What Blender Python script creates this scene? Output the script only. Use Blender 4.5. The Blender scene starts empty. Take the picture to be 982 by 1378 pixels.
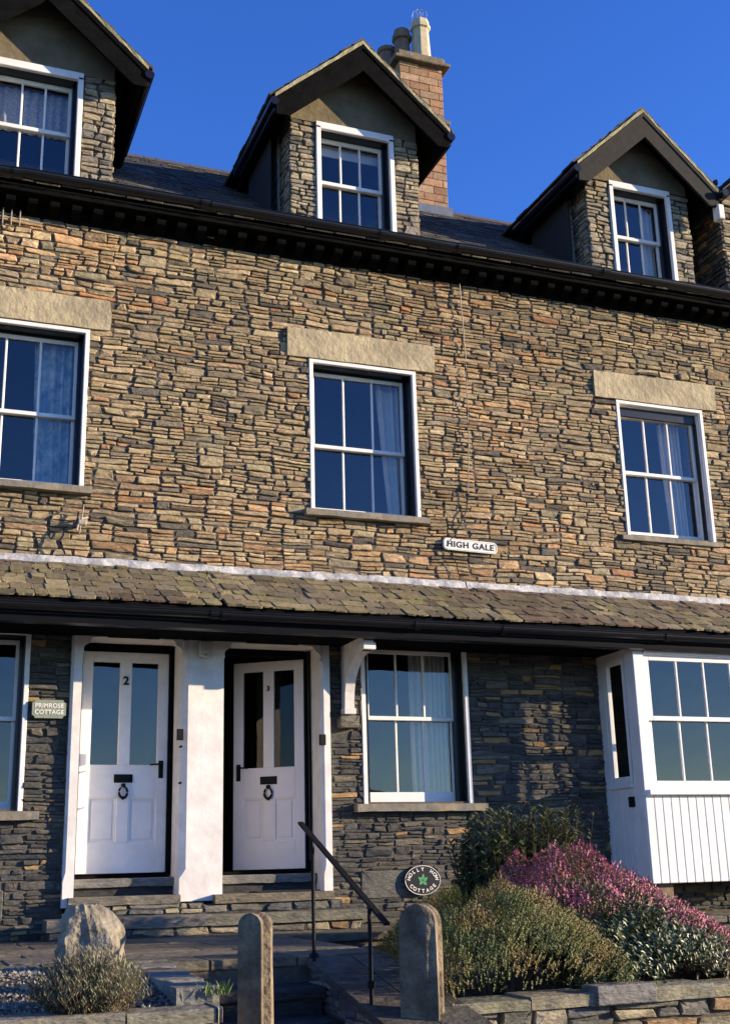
import bpy, math, random
from mathutils import Vector, Matrix, noise
random.seed(7)
SC = bpy.context.scene
R = math.radians

# ------------------------------------------------------------------ camera, sky, sun, exposure
cd = bpy.data.cameras.new('camera'); cam = bpy.data.objects.new('camera', cd)
SC.collection.objects.link(cam); SC.camera = cam
cd.sensor_fit = 'HORIZONTAL'; cd.sensor_width = 36; cd.lens = 1629.3/982*36
cd.clip_start = .1; cd.clip_end = 3000
RT = Vector((0.93307405, -0.35878492, -0.02542035))
UP = Vector((-0.07826752, -0.27151033, 0.9592478))
FW = Vector((0.35106553, 0.89305964, 0.28142045))
cam.matrix_world = Matrix(((RT.x, UP.x, -FW.x, 0), (RT.y, UP.y, -FW.y, -11), (RT.z, UP.z, -FW.z, 0), (0, 0, 0, 1)))
SUN_EL, SUN_AZ = 12.5, 114.0      # azimuth clockwise from +Y
W = bpy.data.worlds.new('World'); SC.world = W; W.use_nodes = True
nt = W.node_tree; nt.nodes.clear()
wo = nt.nodes.new('ShaderNodeOutputWorld'); bg = nt.nodes.new('ShaderNodeBackground'); sk = nt.nodes.new('ShaderNodeTexSky')
sk.sky_type = 'NISHITA'; sk.sun_disc = False; sk.sun_elevation = R(SUN_EL); sk.sun_rotation = R(SUN_AZ)
sk.altitude = 300; sk.air_density = 1.0; sk.dust_density = 0.1; sk.ozone_density = 4.0
bg.inputs['Strength'].default_value = .15
hs = nt.nodes.new('ShaderNodeHueSaturation'); hs.inputs['Saturation'].default_value = 1.18; hs.inputs['Hue'].default_value = .522; hs.inputs['Value'].default_value = 1.15
nt.links.new(sk.outputs[0], hs.inputs['Color']); nt.links.new(hs.outputs[0], bg.inputs[0]); nt.links.new(bg.outputs[0], wo.inputs[0])
sl = bpy.data.lights.new('sun', 'SUN'); so = bpy.data.objects.new('sun', sl); SC.collection.objects.link(so)
sl.energy = 5.0; sl.angle = R(.5); sl.color = (1, .81, .56)
sdir = Vector((math.sin(R(SUN_AZ))*math.cos(R(SUN_EL)), math.cos(R(SUN_AZ))*math.cos(R(SUN_EL)), math.sin(R(SUN_EL))))
so.rotation_euler = sdir.to_track_quat('Z', 'Y').to_euler()
vs = SC.view_settings
vs.view_transform = 'Standard'; vs.look = 'None'; vs.gamma = 1; vs.exposure = .95; vs.use_curve_mapping = False

# ------------------------------------------------------------------ materials
MATS = {}
def mat(name, col, rough=.7, var=.15, scale=8., bump=.3, bscale=40., attr=False, spec=.4, col2=None, metal=0., bdist=.01, bed=0.):
    if name in MATS: return MATS[name]
    m = bpy.data.materials.new(name); m.use_nodes = True; MATS[name] = m
    n = m.node_tree.nodes; l = m.node_tree.links; p = n['Principled BSDF']
    p.inputs['Roughness'].default_value = rough; p.inputs['Specular IOR Level'].default_value = spec; p.inputs['Metallic'].default_value = metal
    tc = n.new('ShaderNodeTexCoord')
    nz = n.new('ShaderNodeTexNoise'); nz.inputs['Scale'].default_value = scale; nz.inputs['Detail'].default_value = 8; nz.inputs['Roughness'].default_value = .65
    src = tc.outputs['Object']
    if bed:   # cleavage: the grain of slate runs along its bed
        mp = n.new('ShaderNodeMapping'); mp.inputs['Scale'].default_value = (1, 1, bed); l.new(src, mp.inputs[0]); src = mp.outputs[0]
    l.new(src, nz.inputs['Vector'])
    mr = n.new('ShaderNodeMapRange'); mr.inputs['From Min'].default_value = .3; mr.inputs['From Max'].default_value = .7
    mr.inputs['To Min'].default_value = 1-var; mr.inputs['To Max'].default_value = 1+var; l.new(nz.outputs[0], mr.inputs[0])
    mx = n.new('ShaderNodeVectorMath'); mx.operation = 'SCALE'
    if attr:
        at = n.new('ShaderNodeAttribute'); at.attribute_name = 'col'; l.new(at.outputs['Color'], mx.inputs[0])
    elif col2:
        n2 = n.new('ShaderNodeTexNoise'); n2.inputs['Scale'].default_value = scale*.35; n2.inputs['Detail'].default_value = 6
        l.new(tc.outputs['Object'], n2.inputs['Vector'])
        rp = n.new('ShaderNodeValToRGB'); rp.color_ramp.elements[0].position = .4; rp.color_ramp.elements[1].position = .62
        rp.color_ramp.elements[0].color = (*col, 1); rp.color_ramp.elements[1].color = (*col2, 1)
        l.new(n2.outputs[0], rp.inputs[0]); l.new(rp.outputs[0], mx.inputs[0])
    else: mx.inputs[0].default_value = col
    l.new(mr.outputs[0], mx.inputs['Scale']); l.new(mx.outputs[0], p.inputs['Base Color'])
    if bump:
        nb = n.new('ShaderNodeTexNoise'); nb.inputs['Scale'].default_value = bscale; nb.inputs['Detail'].default_value = 6
        l.new(src, nb.inputs['Vector'])
        bp = n.new('ShaderNodeBump'); bp.inputs['Strength'].default_value = bump; bp.inputs['Distance'].default_value = bdist
        l.new(nb.outputs[0], bp.inputs['Height']); l.new(bp.outputs[0], p.inputs['Normal'])
    return m
STONE = mat('rubble_stone', None, .88, .42, 9, .9, 22, attr=True, spec=.12, bdist=.014, bed=3.2)
SLATE = mat('roof_slate', None, .8, .35, 22, .6, 60, attr=True, spec=.3)
LEAF = mat('leaf', None, .55, .1, 10, 0, attr=True, spec=.4)
GLEAF = mat('glossy_leaf', None, .42, .1, 10, 0, attr=True, spec=.4)
MORTAR = mat('mortar', (.10, .085, .065), .95, .3, 20, .6, 60)
WHITE = mat('white_paint', (.78, .765, .735), .5, .1, 3.5, .15, 22, spec=.4)
WHITEOLD = mat('weathered_white_paint', (.74, .7, .655), .6, .16, 5, .25, 18)
BLACK = mat('black_paint', (.007, .007, .009), .3, .2, 12, .1, 40, spec=.5)
BLACKMATT = mat('weathered_black_paint', (.006, .006, .006), .85, .4, 9, .2, 60, spec=.03)
GREYBOARD = mat('weathered_dark_board', (.019, .017, .015), .9, .35, 12, .3, 60)
IRON = mat('black_iron', (.008, .008, .008), .6, .3, 20, .3, 80, spec=.15)
LINTEL = mat('buff_sandstone', (.43, .355, .22), .88, .22, 7, .8, 16, col2=(.33, .27, .17), bdist=.02)
RENDER = mat('buff_render', (.17, .14, .09), .95, .3, 3, .6, 14, spec=.1, bdist=.02)
SILL = mat('slate_sill', (.17, .16, .14), .8, .3, 14, .4, 50, col2=(.24, .2, .14))
PAVE = mat('slate_paving', (.15, .145, .13), .8, .25, 6, .4, 35, col2=(.24, .21, .16))
LEAD = mat('lead_flashing', (.3, .3, .31), .6, .45, 18, .7, 25, col2=(.5, .49, .47))
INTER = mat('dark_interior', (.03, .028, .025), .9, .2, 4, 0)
REDWALL = mat('hall_wall', (.04, .022, .018), .8, .3, 3, 0)
CURT = mat('cream_curtain', (.62, .6, .55), .9, .08, 8, .1)
CURTB = mat('blue_patterned_curtain', (.22, .34, .42), .9, .3, 20, .1, col2=(.55, .6, .58))
NET = mat('net_curtain', (.4, .4, .42), .9, .4, 40, 0)
BLIND = mat('white_blind', (.6, .6, .58), .8, .05, 5, 0)
BRICK = mat('weathered_brick', None, .9, .3, 25, .6, 60, attr=True)
POT = mat('buff_chimney_pot', (.5, .42, .27), .8, .2, 12, .3, 40)
POTD = mat('shaded_chimney_pot', (.19, .13, .085), .85, .4, 12, .3, 40)  # rear pots: their shade is put into a darker brown
WOOD = mat('weathered_oak', (.13, .10, .065), .9, .55, 9, 1., 24, col2=(.25, .195, .13), bdist=.03)
ROCK = mat('grey_brown_rock', (.17, .152, .118), .9, .4, 9, 1., 14, col2=(.26, .225, .165), bdist=.05)
EARTH = mat('dark_soil', (.045, .035, .025), .95, .4, 9, .8, 40, col2=(.07, .055, .035))
ASPH = mat('asphalt', (.055, .055, .055), .9, .2, 30, .5, 120)
STEM = mat('woody_stem', (.09, .06, .035), .9, .3, 20, .3)
SIGNW = mat('sign_white', (.75, .73, .66), .5, .06, 20, .1)
SIGNB = mat('sign_black', (.015, .015, .015), .4, .1, 20, .1)
SIGNG = mat('sign_slate_green', (.24, .27, .21), .6, .15, 20, .2)
SIGNE = mat('sign_emblem_green', (.08, .3, .13), .5, .1, 20, 0)
METAL = mat('pale_metal', (.6, .6, .6), .4, .1, 20, 0, metal=.6)
GREYPL = mat('beige_plastic', (.5, .47, .42), .5, .05, 20, 0)
WIRE = mat('dusty_wire', (.36, .31, .25), .7, .2, 20, 0)
HILL = mat('grass_and_trees', (.045, .05, .03), .95, .3, .02, 0, col2=(.07, .06, .04))

def mat_dark_glass(): return glass_mat('dim_reflection_glass', 1.42, (.5, .5, .5, 1))  # grey tint and weak mirroring stand in for a dark reflection
def glass_mat(name='window_glass', ior=1.95, tc_=(.86, .89, .9, 1)):
    m = bpy.data.materials.new(name); m.use_nodes = True; n = m.node_tree.nodes; l = m.node_tree.links
    n.clear(); o = n.new('ShaderNodeOutputMaterial'); mix = n.new('ShaderNodeMixShader')
    tr = n.new('ShaderNodeBsdfTransparent'); tr.inputs[0].default_value = tc_
    gl = n.new('ShaderNodeBsdfGlossy'); gl.inputs['Roughness'].default_value = .01
    fr = n.new('ShaderNodeFresnel'); N_ = ior
    ge = n.new('ShaderNodeNewGeometry'); mr = n.new('ShaderNodeMapRange'); mr.inputs['To Min'].default_value = N_; mr.inputs['To Max'].default_value = 1/N_
    l.new(ge.outputs['Backfacing'], mr.inputs[0]); l.new(mr.outputs[0], fr.inputs['IOR'])
    tc = n.new('ShaderNodeTexCoord'); nz = n.new('ShaderNodeTexNoise'); nz.inputs['Scale'].default_value = 2.2
    bp = n.new('ShaderNodeBump'); bp.inputs['Strength'].default_value = .05; bp.inputs['Distance'].default_value = .05
    l.new(tc.outputs['Object'], nz.inputs['Vector']); l.new(nz.outputs[0], bp.inputs['Height']); l.new(bp.outputs[0], gl.inputs['Normal'])
    l.new(fr.outputs[0], mix.inputs[0]); l.new(tr.outputs[0], mix.inputs[1]); l.new(gl.outputs[0], mix.inputs[2]); l.new(mix.outputs[0], o.inputs[0])
    return m
GLASS = glass_mat(); GLASSB = glass_mat('clear_window_glass', 1.85, (.98, .98, .98, 1))

# ------------------------------------------------------------------ helpers
def link(o): SC.collection.objects.link(o); return o
def tag(o, label=None, cat=None, group=None, kind=None):
    for k, v in (('label', label), ('category', cat), ('group', group), ('kind', kind)):
        if v: o[k] = v
    return o
def empty(name, loc=(0, 0, 0), **k):
    o = bpy.data.objects.new(name, None); o.location = loc; o.empty_display_size = .2
    link(o); tag(o, **k); return o
class MB:
    def __init__(s): s.v = []; s.f = []; s.c = []; s.m = []
    def add(s, vs, fs, col=(1, 1, 1), mi=0):
        b = len(s.v); s.v += [tuple(p) for p in vs]
        for f in fs: s.f.append(tuple(b+i for i in f)); s.c.append(col); s.m.append(mi)
        return s
    def box(s, a, b, col=(1, 1, 1), bev=0., mi=0):
        (x0, y0, z0), (x1, y1, z1) = [min(p, q) for p, q in zip(a, b)], [max(p, q) for p, q in zip(a, b)]
        e = min(bev, (x1-x0)*.3, (y1-y0)*.3, (z1-z0)*.3)
        if e <= 0:
            vs = [(x, y, z) for z in (z0, z1) for y in (y0, y1) for x in (x0, x1)]
            return s.add(vs, [(0, 2, 3, 1), (4, 5, 7, 6), (0, 1, 5, 4), (2, 6, 7, 3), (0, 4, 6, 2), (1, 3, 7, 5)], col, mi)
        vs = []; ix = {}
        for i, X in enumerate((x0, x1)):
            for j, Y in enumerate((y0, y1)):
                for k, Z in enumerate((z0, z1)):
                    sx, sy, sz = (1 if i == 0 else -1), (1 if j == 0 else -1), (1 if k == 0 else -1)
                    for ax, p in enumerate(((X, Y+sy*e, Z+sz*e), (X+sx*e, Y, Z+sz*e), (X+sx*e, Y+sy*e, Z))):
                        ix[i, j, k, ax] = len(vs); vs.append(p)
        fs = []
        def q(*a): fs.append(tuple(ix[t] for t in a))
        q((0,0,0,0),(0,0,1,0),(0,1,1,0),(0,1,0,0)); q((1,0,0,0),(1,1,0,0),(1,1,1,0),(1,0,1,0))
        q((0,0,0,1),(1,0,0,1),(1,0,1,1),(0,0,1,1)); q((0,1,0,1),(0,1,1,1),(1,1,1,1),(1,1,0,1))
        q((0,0,0,2),(0,1,0,2),(1,1,0,2),(1,0,0,2)); q((0,0,1,2),(1,0,1,2),(1,1,1,2),(0,1,1,2))
        for i in (0, 1):
            for k in (0, 1): q((i,0,k,0),(i,0,k,2),(i,1,k,2),(i,1,k,0))
            for j in (0, 1): q((i,j,0,0),(i,j,1,0),(i,j,1,1),(i,j,0,1))
        for j in (0, 1):
            for k in (0, 1): q((0,j,k,1),(1,j,k,1),(1,j,k,2),(0,j,k,2))
        for i in (0, 1):
            for j in (0, 1):
                for k in (0, 1): q((i,j,k,0),(i,j,k,1),(i,j,k,2))
        return s.add(vs, fs, col, mi)
    def prism(s, pts, a, b, axis='y', col=(1, 1, 1), mi=0):
        """polygon pts in the plane across the axis, extruded from a to b"""
        def P(p, t): return {'y': (p[0], t, p[1]), 'x': (t, p[0], p[1]), 'z': (p[0], p[1], t)}[axis]
        n = len(pts)
        vs = [P(p, a) for p in pts]+[P(p, b) for p in pts]
        return s.add(vs, [tuple(range(n-1, -1, -1)), tuple(range(n, 2*n))]+[(i, (i+1) % n, n+(i+1) % n, n+i) for i in range(n)], col, mi)
    def tube(s, pts, r, n=8, col=(1, 1, 1), mi=0, cap=True):
        pts = [Vector(p) for p in pts]; rs = r if isinstance(r, (list, tuple)) else [r]*len(pts)
        vs = []; fs = []
        for i, p in enumerate(pts):
            t = (pts[min(i+1, len(pts)-1)]-pts[max(i-1, 0)]).normalized()
            a = t.cross(Vector((0, 0, 1)));
            if a.length < .01: a = t.cross(Vector((1, 0, 0)))
            a.normalize(); b = t.cross(a)
            for k in range(n):
                th = 2*math.pi*k/n; vs.append(p+(a*math.cos(th)+b*math.sin(th))*rs[i])
        for i in range(len(pts)-1):
            for k in range(n): fs.append((i*n+k, i*n+(k+1) % n, (i+1)*n+(k+1) % n, (i+1)*n+k))
        if cap: fs.append(tuple(range(n))[::-1]); fs.append(tuple(range((len(pts)-1)*n, len(pts)*n)))
        return s.add(vs, fs, col, mi)
    def lathe(s, prof, c, n=16, col=(1, 1, 1), mi=0, rot=0):
        vs = []; fs = []
        for r, z in prof:
            for k in range(n):
                th = rot+2*math.pi*k/n; vs.append((c[0]+r*math.cos(th), c[1]+r*math.sin(th), c[2]+z))
        m = len(prof)
        for i in range(m-1):
            for k in range(n): fs.append((i*n+k, i*n+(k+1) % n, (i+1)*n+(k+1) % n, (i+1)*n+k))
        fs.append(tuple(range(n))[::-1]); fs.append(tuple(range((m-1)*n, m*n)))
        return s.add(vs, fs, col, mi)
    def build(s, name, mats, parent=None, smooth=False, xf=None):
        me = bpy.data.meshes.new(name); me.from_pydata(s.v if xf is None else [xf @ Vector(p) for p in s.v], [], s.f)
        for m in (mats if isinstance(mats, (list, tuple)) else [mats]): me.materials.append(m)
        me.polygons.foreach_set('material_index', s.m)
        ca = me.color_attributes.new('col', 'FLOAT_COLOR', 'CORNER'); buf = []
        for f, c in zip(s.f, s.c): buf += (c[0], c[1], c[2], 1.)*len(f)
        ca.data.foreach_set('color', buf)
        if smooth: me.polygons.foreach_set('use_smooth', [True]*len(s.f))
        me.update()
        o = bpy.data.objects.new(name, me)
        link(o)
        if parent is not None:
            o.parent = parent
            r = parent; off = Vector((0, 0, 0))
            while r is not None: off += r.location; r = r.parent
            me.transform(Matrix.Translation(-off))
        return o

U = random.uniform
def pick(pal):
    t = random.random()*sum(p[0] for p in pal)
    for w, c in pal:
        t -= w
        if t <= 0: break
    k = U(.78, 1.2)
    return tuple(max(.01, a*k*U(.975, 1.025)) for a in c)
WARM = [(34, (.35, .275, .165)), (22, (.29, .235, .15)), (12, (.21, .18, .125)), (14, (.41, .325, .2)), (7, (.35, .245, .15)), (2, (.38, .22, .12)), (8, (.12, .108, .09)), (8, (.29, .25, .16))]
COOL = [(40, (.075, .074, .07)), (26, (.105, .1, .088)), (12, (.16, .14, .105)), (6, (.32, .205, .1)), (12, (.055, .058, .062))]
DORM = [(30, (.31, .265, .185)), (20, (.25, .22, .17)), (14, (.36, .3, .2)), (10, (.16, .15, .13))]
GARD = [(30, (.16, .15, .125)), (20, (.22, .19, .14)), (14, (.28, .24, .16)), (14, (.1, .1, .105)), (6, (.27, .18, .1))]

def guillotine(x0, x1, z0, z1, out, hmin=.027, hmax=.09, wmin=.11, wmax=.5, asp=6.0):
    st = [(x0, x1, z0, z1)]
    while st:
        a, b, c, d = st.pop(); w, h = b-a, d-c
        hm = random.triangular(hmin*1.4, hmax*1.5, hmin*2.0) if random.random() < .86 else hmax*U(1.2, 1.75); wm = U(wmin*1.3, wmax)
        if h <= hm and w <= wm: out.append((a, b, c, d)); continue
        if h > .27: t = c+h*U(.36, .64); st += [(a, b, c, t), (a, b, t, d)]; continue
        if h > hm and (w/h < asp*U(.5, 1.5) or w <= wm):
            if h < 2*hmin: out.append((a, b, c, d)); continue
            t = c+h*U(.33, .67)
            if h < 4*hmin: t = c+max(hmin, min(h-hmin, h*U(.3, .7)))
            st += [(a, b, c, t), (a, b, t, d)]
        else:
            if w < 2*wmin*.8: out.append((a, b, c, d)); continue
            t = a+w*U(.3, .7); st += [(a, t, c, d), (t, b, c, d)]
def clip(poly, ax, val, keep_less):
    o = []
    for i, p in enumerate(poly):
        q = poly[(i+1) % len(poly)]
        ip = (p[ax] <= val) == keep_less or p[ax] == val; iq = (q[ax] <= val) == keep_less or q[ax] == val
        if ip: o.append(p)
        if ip != iq:
            t = (val-p[ax])/(q[ax]-p[ax]); o.append((p[0]+(q[0]-p[0])*t, p[1]+(q[1]-p[1])*t))
    return o
def area(p): return abs(sum(p[i][0]*p[(i+1) % len(p)][1]-p[(i+1) % len(p)][0]*p[i][1] for i in range(len(p))))/2 if len(p) > 2 else 0
def warp(x, z):
    return (x+.03*noise.noise((x*1.1, z*2.2, 3.1)), z+.045*noise.noise((x*.35, z*.9, 9.7))+.016*noise.noise((x*3.2, z*4, 1.3)))
def stones(x0, x1, z0, z1, openings=(), gap=.003, edge=None, warped=True, **k):
    """rubble pattern: list of polygons in the plane of the wall"""
    cells = []; guillotine(x0, x1, z0, z1, cells, **k); res = []
    for a, b, c, d in cells:
        g = gap*U(.5, 1.6); h = d-c; w = b-a
        if h < 2.6*g or w < .03: continue
        jz = min(.012, h*.16); jx = min(.035, w*.12)
        s1, s2 = U(-.35, .35)*min(h, .09), U(-.35, .35)*min(h, .09); tp = [U(0, .26)*h*(random.random() < .3) for _ in range(4)]
        jx *= .4; cs = [(a+g+U(0, jx)+max(s1, 0), c+g+U(0, jz)*.5+tp[0]), (b-g-U(0, jx)-max(s2, 0), c+g+U(0, jz)*.5+tp[1]*.5), (b-g-U(0, jx)+min(s2, 0), d-g-U(0, jz)*.5-tp[2]), (a+g+U(0, jx)-min(s1, 0), d-g-U(0, jz)*.5-tp[3]*.5)]
        pts = []
        for i in range(4):
            p, q = cs[i], cs[(i+1) % 4]; L = math.dist(p, q); n = max(1, int(L/.07)) if i % 2 == 0 else (2 if L > .05 else 1)
            cc = min(.009, L*.22)*U(.1, 1)
            for j in range(n+1):
                t = (cc/L if j == 0 else (1-cc/L if j == n else j/n))
                am = min(.006, h*.09) if 0 < j < n else 0
                pts.append((p[0]+(q[0]-p[0])*t+U(-am, am), p[1]+(q[1]-p[1])*t+U(-am, am)))
        if warped: pts = [warp(*p) for p in pts]
        if edge:
            pts = clip(clip(pts, 0, edge[0], False), 0, edge[1], True)
            if len(pts) > 2: pts = clip(clip(pts, 1, edge[2], False), 1, edge[3], True)
        A0 = area(pts)
        for (ox0, ox1, oz0, oz1) in openings:
            if len(pts) < 3: break
            if max(p[0] for p in pts) > ox0 and min(p[0] for p in pts) < ox1 and max(p[1] for p in pts) > oz0 and min(p[1] for p in pts) < oz1:
                pts = max((clip(pts, 0, ox0, True), clip(pts, 0, ox1, False), clip(pts, 1, oz0, True), clip(pts, 1, oz1, False)), key=area)
        if len(pts) > 2 and area(pts) > .0007 and area(pts) > .12*A0: res.append(pts)
    return res
def stone_mesh(mb, pts, O, Ux, Vx, N, pal, depth=(.0, .019), back=.03, col=None):
    """one stone: polygon pts in (u,v), standing proud of the plane along N"""
    n = len(pts); cx = sum(p[0] for p in pts)/n; cz = sum(p[1] for p in pts)/n
    w = max(p[0] for p in pts)-min(p[0] for p in pts); h = max(p[1] for p in pts)-min(p[1] for p in pts)
    d = U(*depth) if random.random() > .1 else depth[1]*U(1, 1.35)
    tx, tz = U(-.07, .07), U(-.22, .16)
    def D(u, v): return d+tx*(u-cx)+tz*(v-cz)
    def P(u, v, t): return O+Ux*u+Vx*v+N*t
    c = col or pick(pal); e = min(.0065, h*.12)
    vs = [P(p[0], p[1], -back) for p in pts]
    vs += [P(p[0], p[1], D(*p)-U(.5, 1.)*e) for p in pts]
    ins = []
    for p in pts:
        dx, dz = cx-p[0], cz-p[1]
        q = (p[0]+math.copysign(min(abs(dx)*.5, e*U(.6, 1.3)), dx), p[1]+math.copysign(min(abs(dz)*.5, e*U(.6, 1.3)), dz)); ins.append(q)
    rg = min(.006, h*.06)
    vs += [P(q[0], q[1], D(*q)+U(-rg, rg)) for q in ins]
    k = len(vs)
    # spine of two inner points so that long stones keep their shape
    s1 = (cx-w*.2, cz+U(-.1, .1)*h); s2 = (cx+w*.2, cz+U(-.1, .1)*h)
    vs += [P(*s1, D(*s1)+U(-.3, 1)*rg*1.5), P(*s2, D(*s2)+U(-.3, 1)*rg*1.5)]
    fs = []
    side = [0 if q[0] < cx else 1 for q in ins]
    for i in range(n):
        j = (i+1) % n
        fs.append((i, j, n+j, n+i)); fs.append((n+i, n+j, 2*n+j, 2*n+i))
        if side[i] == side[j]: fs.append((2*n+i, 2*n+j, k+side[i]))
        else: fs.append((2*n+i, 2*n+j, k+side[j], k+side[i]))
    # edges of a stone a touch different from its face (weathered arris)
    mb.add(vs, fs, c)
X, Y, Z = Vector((1, 0, 0)), Vector((0, 1, 0)), Vector((0, 0, 1)); O0 = Vector((0, 0, 0))
def rubble(mb, rect, pal, O=O0, Ux=X, Vx=Z, N=-Y, openings=(), **k):
    dk = {a: k.pop(a) for a in ('depth', 'back') if a in k}
    for p in stones(*rect, openings=openings, edge=rect, **k): stone_mesh(mb, p, O, Ux, Vx, N, pal, **dk)

def slates(mb, O, Ud, Sd, N, width, length, expo, pal, clipf=None, th=(.012, .02), wr=(.14, .3), rag=.012):
    """courses of overlapping slates climbing along Sd from O"""
    s = 0; row = 0
    while s < length-.02:
        e = expo*U(.93, 1.07)*(1-.25*s/max(length, 1.5)); x = -U(0, .2)
        while x < width:
            w = U(*wr); a, b = max(x, 0)+.003, min(x+w, width)-.003; x += w
            if b-a < .03: continue
            if clipf and not clipf((a+b)/2, s+e/2): continue
            t = U(*th); lo = s-U(0, rag)-.015; hi = min(s+e+.05, length+.02)
            l1, l2 = lo+U(-rag, rag)*.6, lo+U(-rag, rag)*.6
            lift = .010+U(0, .010)
            P = lambda u, v, n: O+Ud*u+Sd*v+N*n
            m = (a+b)/2+U(-.02, .02); cut = U(.004, .018)
            bot = [(a, l1+cut), (a+cut, l1), (m, (l1+l2)/2+U(-rag, rag)*.5), (b-cut, l2), (b, l2+cut)]
            vs = [P(u, v, lift) for u, v in bot]+[P(b, hi, 0), P(a, hi, 0)]
            vs += [P(u, v, lift+t+U(-.003, .003)) for u, v in bot]+[P(b, hi, t), P(a, hi, t)]
            fs = [(6, 5, 4, 3, 2, 1, 0), (7, 8, 9, 10, 11, 12, 13)]+[(i, (i+1) % 7, 7+(i+1) % 7, 7+i) for i in range(7)]
            c = pal(P((a+b)/2, s, 0)) if callable(pal) else pick(pal)
            mb.add(vs, fs, c)
        s += e; row += 1

# ------------------------------------------------------------------ ground, road, hill
def sheet(name, x0, x1, y0, y1, z, m, kind='structure', n=1):
    mb = MB(); mb.add([(x0, y0, z), (x1, y0, z), (x1, y1, z), (x0, y1, z)], [(0, 1, 2, 3)])
    o = mb.build(name, m); o['kind'] = kind; return o
sheet('ground', -900, 900, -900, 900, -1.62, mat('far_ground', (.05, .055, .03), .95, .3, .05, 0))
sheet('road', -60, 60, -12.5, -4.95, -1.612, ASPH)
mb = MB()
def hz(i): t = i/4.; return 6+5*noise.noise((t*.25, .2, 0))+1.5*noise.noise((t*1.7, 1.2, 0))+.9*noise.noise((t*6, 1.2, 5))+7.5*math.exp(-((t-47.6)/1.5)**2)  # unseen ridge, shaped with tree tops for the window reflections
for i in range(320):
    a0, a1 = R(150+i*.75), R(150+(i+1)*.75)
    p = lambda a, r, z: (r*math.cos(a), r*math.sin(a)-11, z)
    mb.add([p(a0, 130, -1.6), p(a1, 130, -1.6), p(a1, 160, hz(i+1)), p(a0, 160, hz(i)), p(a1, 230, -1.6), p(a0, 230, -1.6)], [(0, 3, 2, 1), (3, 5, 4, 2)])
o = mb.build('hill_with_trees', HILL); o['kind'] = 'structure'

# ------------------------------------------------------------------ the cottages
HOUSES = {
 'A': empty('terraced_cottage', (.8, 0, -.52), label='leftmost stone cottage of the terrace, with the closed white door and blue patterned curtains', cat='cottage', group='stone cottages of the terrace'),
 'B': empty('terraced_cottage', (4, 0, -.52), label='middle stone cottage of the terrace with the white front door ajar and a brick chimney', cat='cottage', group='stone cottages of the terrace'),
 'C': empty('terraced_cottage', (7.2, 0, -.52), label='stone cottage of the terrace with the white boarded box bay under the porch roof', cat='cottage', group='stone cottages of the terrace'),
 'D': empty('terraced_cottage', (10.5, 0, -.52), label='shaded cottage at the far right edge, only its stone gable side and eaves in view', cat='cottage', group='stone cottages of the terrace'),
}
BND = {'A': (-1.1, 2.66), 'B': (2.66, 5.40), 'C': (5.40, 9.08), 'D': (9.08, 12.4)}
def house_at(x):
    for k, (a, b) in BND.items():
        if a <= x < b: return k
    return 'A' if x < 0 else 'D'
ZTOP = 6.36
OPEN = [ # x0,x1,z0,z1 (outer edge of the casing)
 (.31, 1.50, 3.47, 5.08), (3.74, 4.94, 3.44, 5.08), (7.43, 8.61, 3.45, 5.06),
 (.47, 1.70, 5.09, 5.41), (3.50, 5.17, 5.08, 5.40), (7.15, 8.82, 5.06, 5.39),
 (.20, 1.57, 3.40, 3.47), (3.67, 5.01, 3.37, 3.44), (7.35, 8.68, 3.39, 3.45),
 (-.1, 1.10, .53, 2.10), (-.2, 1.24, .455, .53), (4.23, 5.38, .57, 2.15), (4.13, 5.50, .495, .57),
 (1.455, 2.55, -.6, 2.20), (2.45, 3.885, -.6, 2.20), (6.93, 9.1, .25, 2.2),
 (4.18, 4.76, -.29, -.03), (.55, .99, -.37, -.1), (3.97, 4.18, 1.27, 1.40)]
walls = {k: MB() for k in HOUSES}
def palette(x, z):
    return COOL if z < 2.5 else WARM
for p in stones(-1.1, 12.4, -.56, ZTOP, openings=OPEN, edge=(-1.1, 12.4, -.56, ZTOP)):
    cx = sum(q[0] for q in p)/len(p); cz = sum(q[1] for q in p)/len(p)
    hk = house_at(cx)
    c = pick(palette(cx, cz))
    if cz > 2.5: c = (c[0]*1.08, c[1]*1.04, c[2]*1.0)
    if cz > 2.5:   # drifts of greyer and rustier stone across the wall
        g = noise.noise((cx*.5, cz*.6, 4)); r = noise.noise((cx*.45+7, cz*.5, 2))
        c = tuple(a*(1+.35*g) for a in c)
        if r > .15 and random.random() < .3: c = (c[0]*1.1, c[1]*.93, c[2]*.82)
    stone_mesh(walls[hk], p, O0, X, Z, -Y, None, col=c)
for r_ in ((4.18, 4.76, -.29, -.03), (.55, .99, -.37, -.1), (3.97, 4.18, 1.27, 1.40)):
    a, b, c, d = r_
    pts = [(a+.01, c+.02), (a+.02, c+.008), (b-.02, c+.01), (b-.008, c+.03), (b-.01, d-.02), (b-.03, d-.008), (a+.02, d-.006), (a+.006, d-.03)]
    dep = (.10, .12) if a == 3.97 else (.012, .02)
    stone_mesh(walls[house_at(a)], pts, O0, X, Z, -Y, None, depth=dep, col=(.12, .118, .105) if a != 3.97 else (.17, .155, .12))
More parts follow.
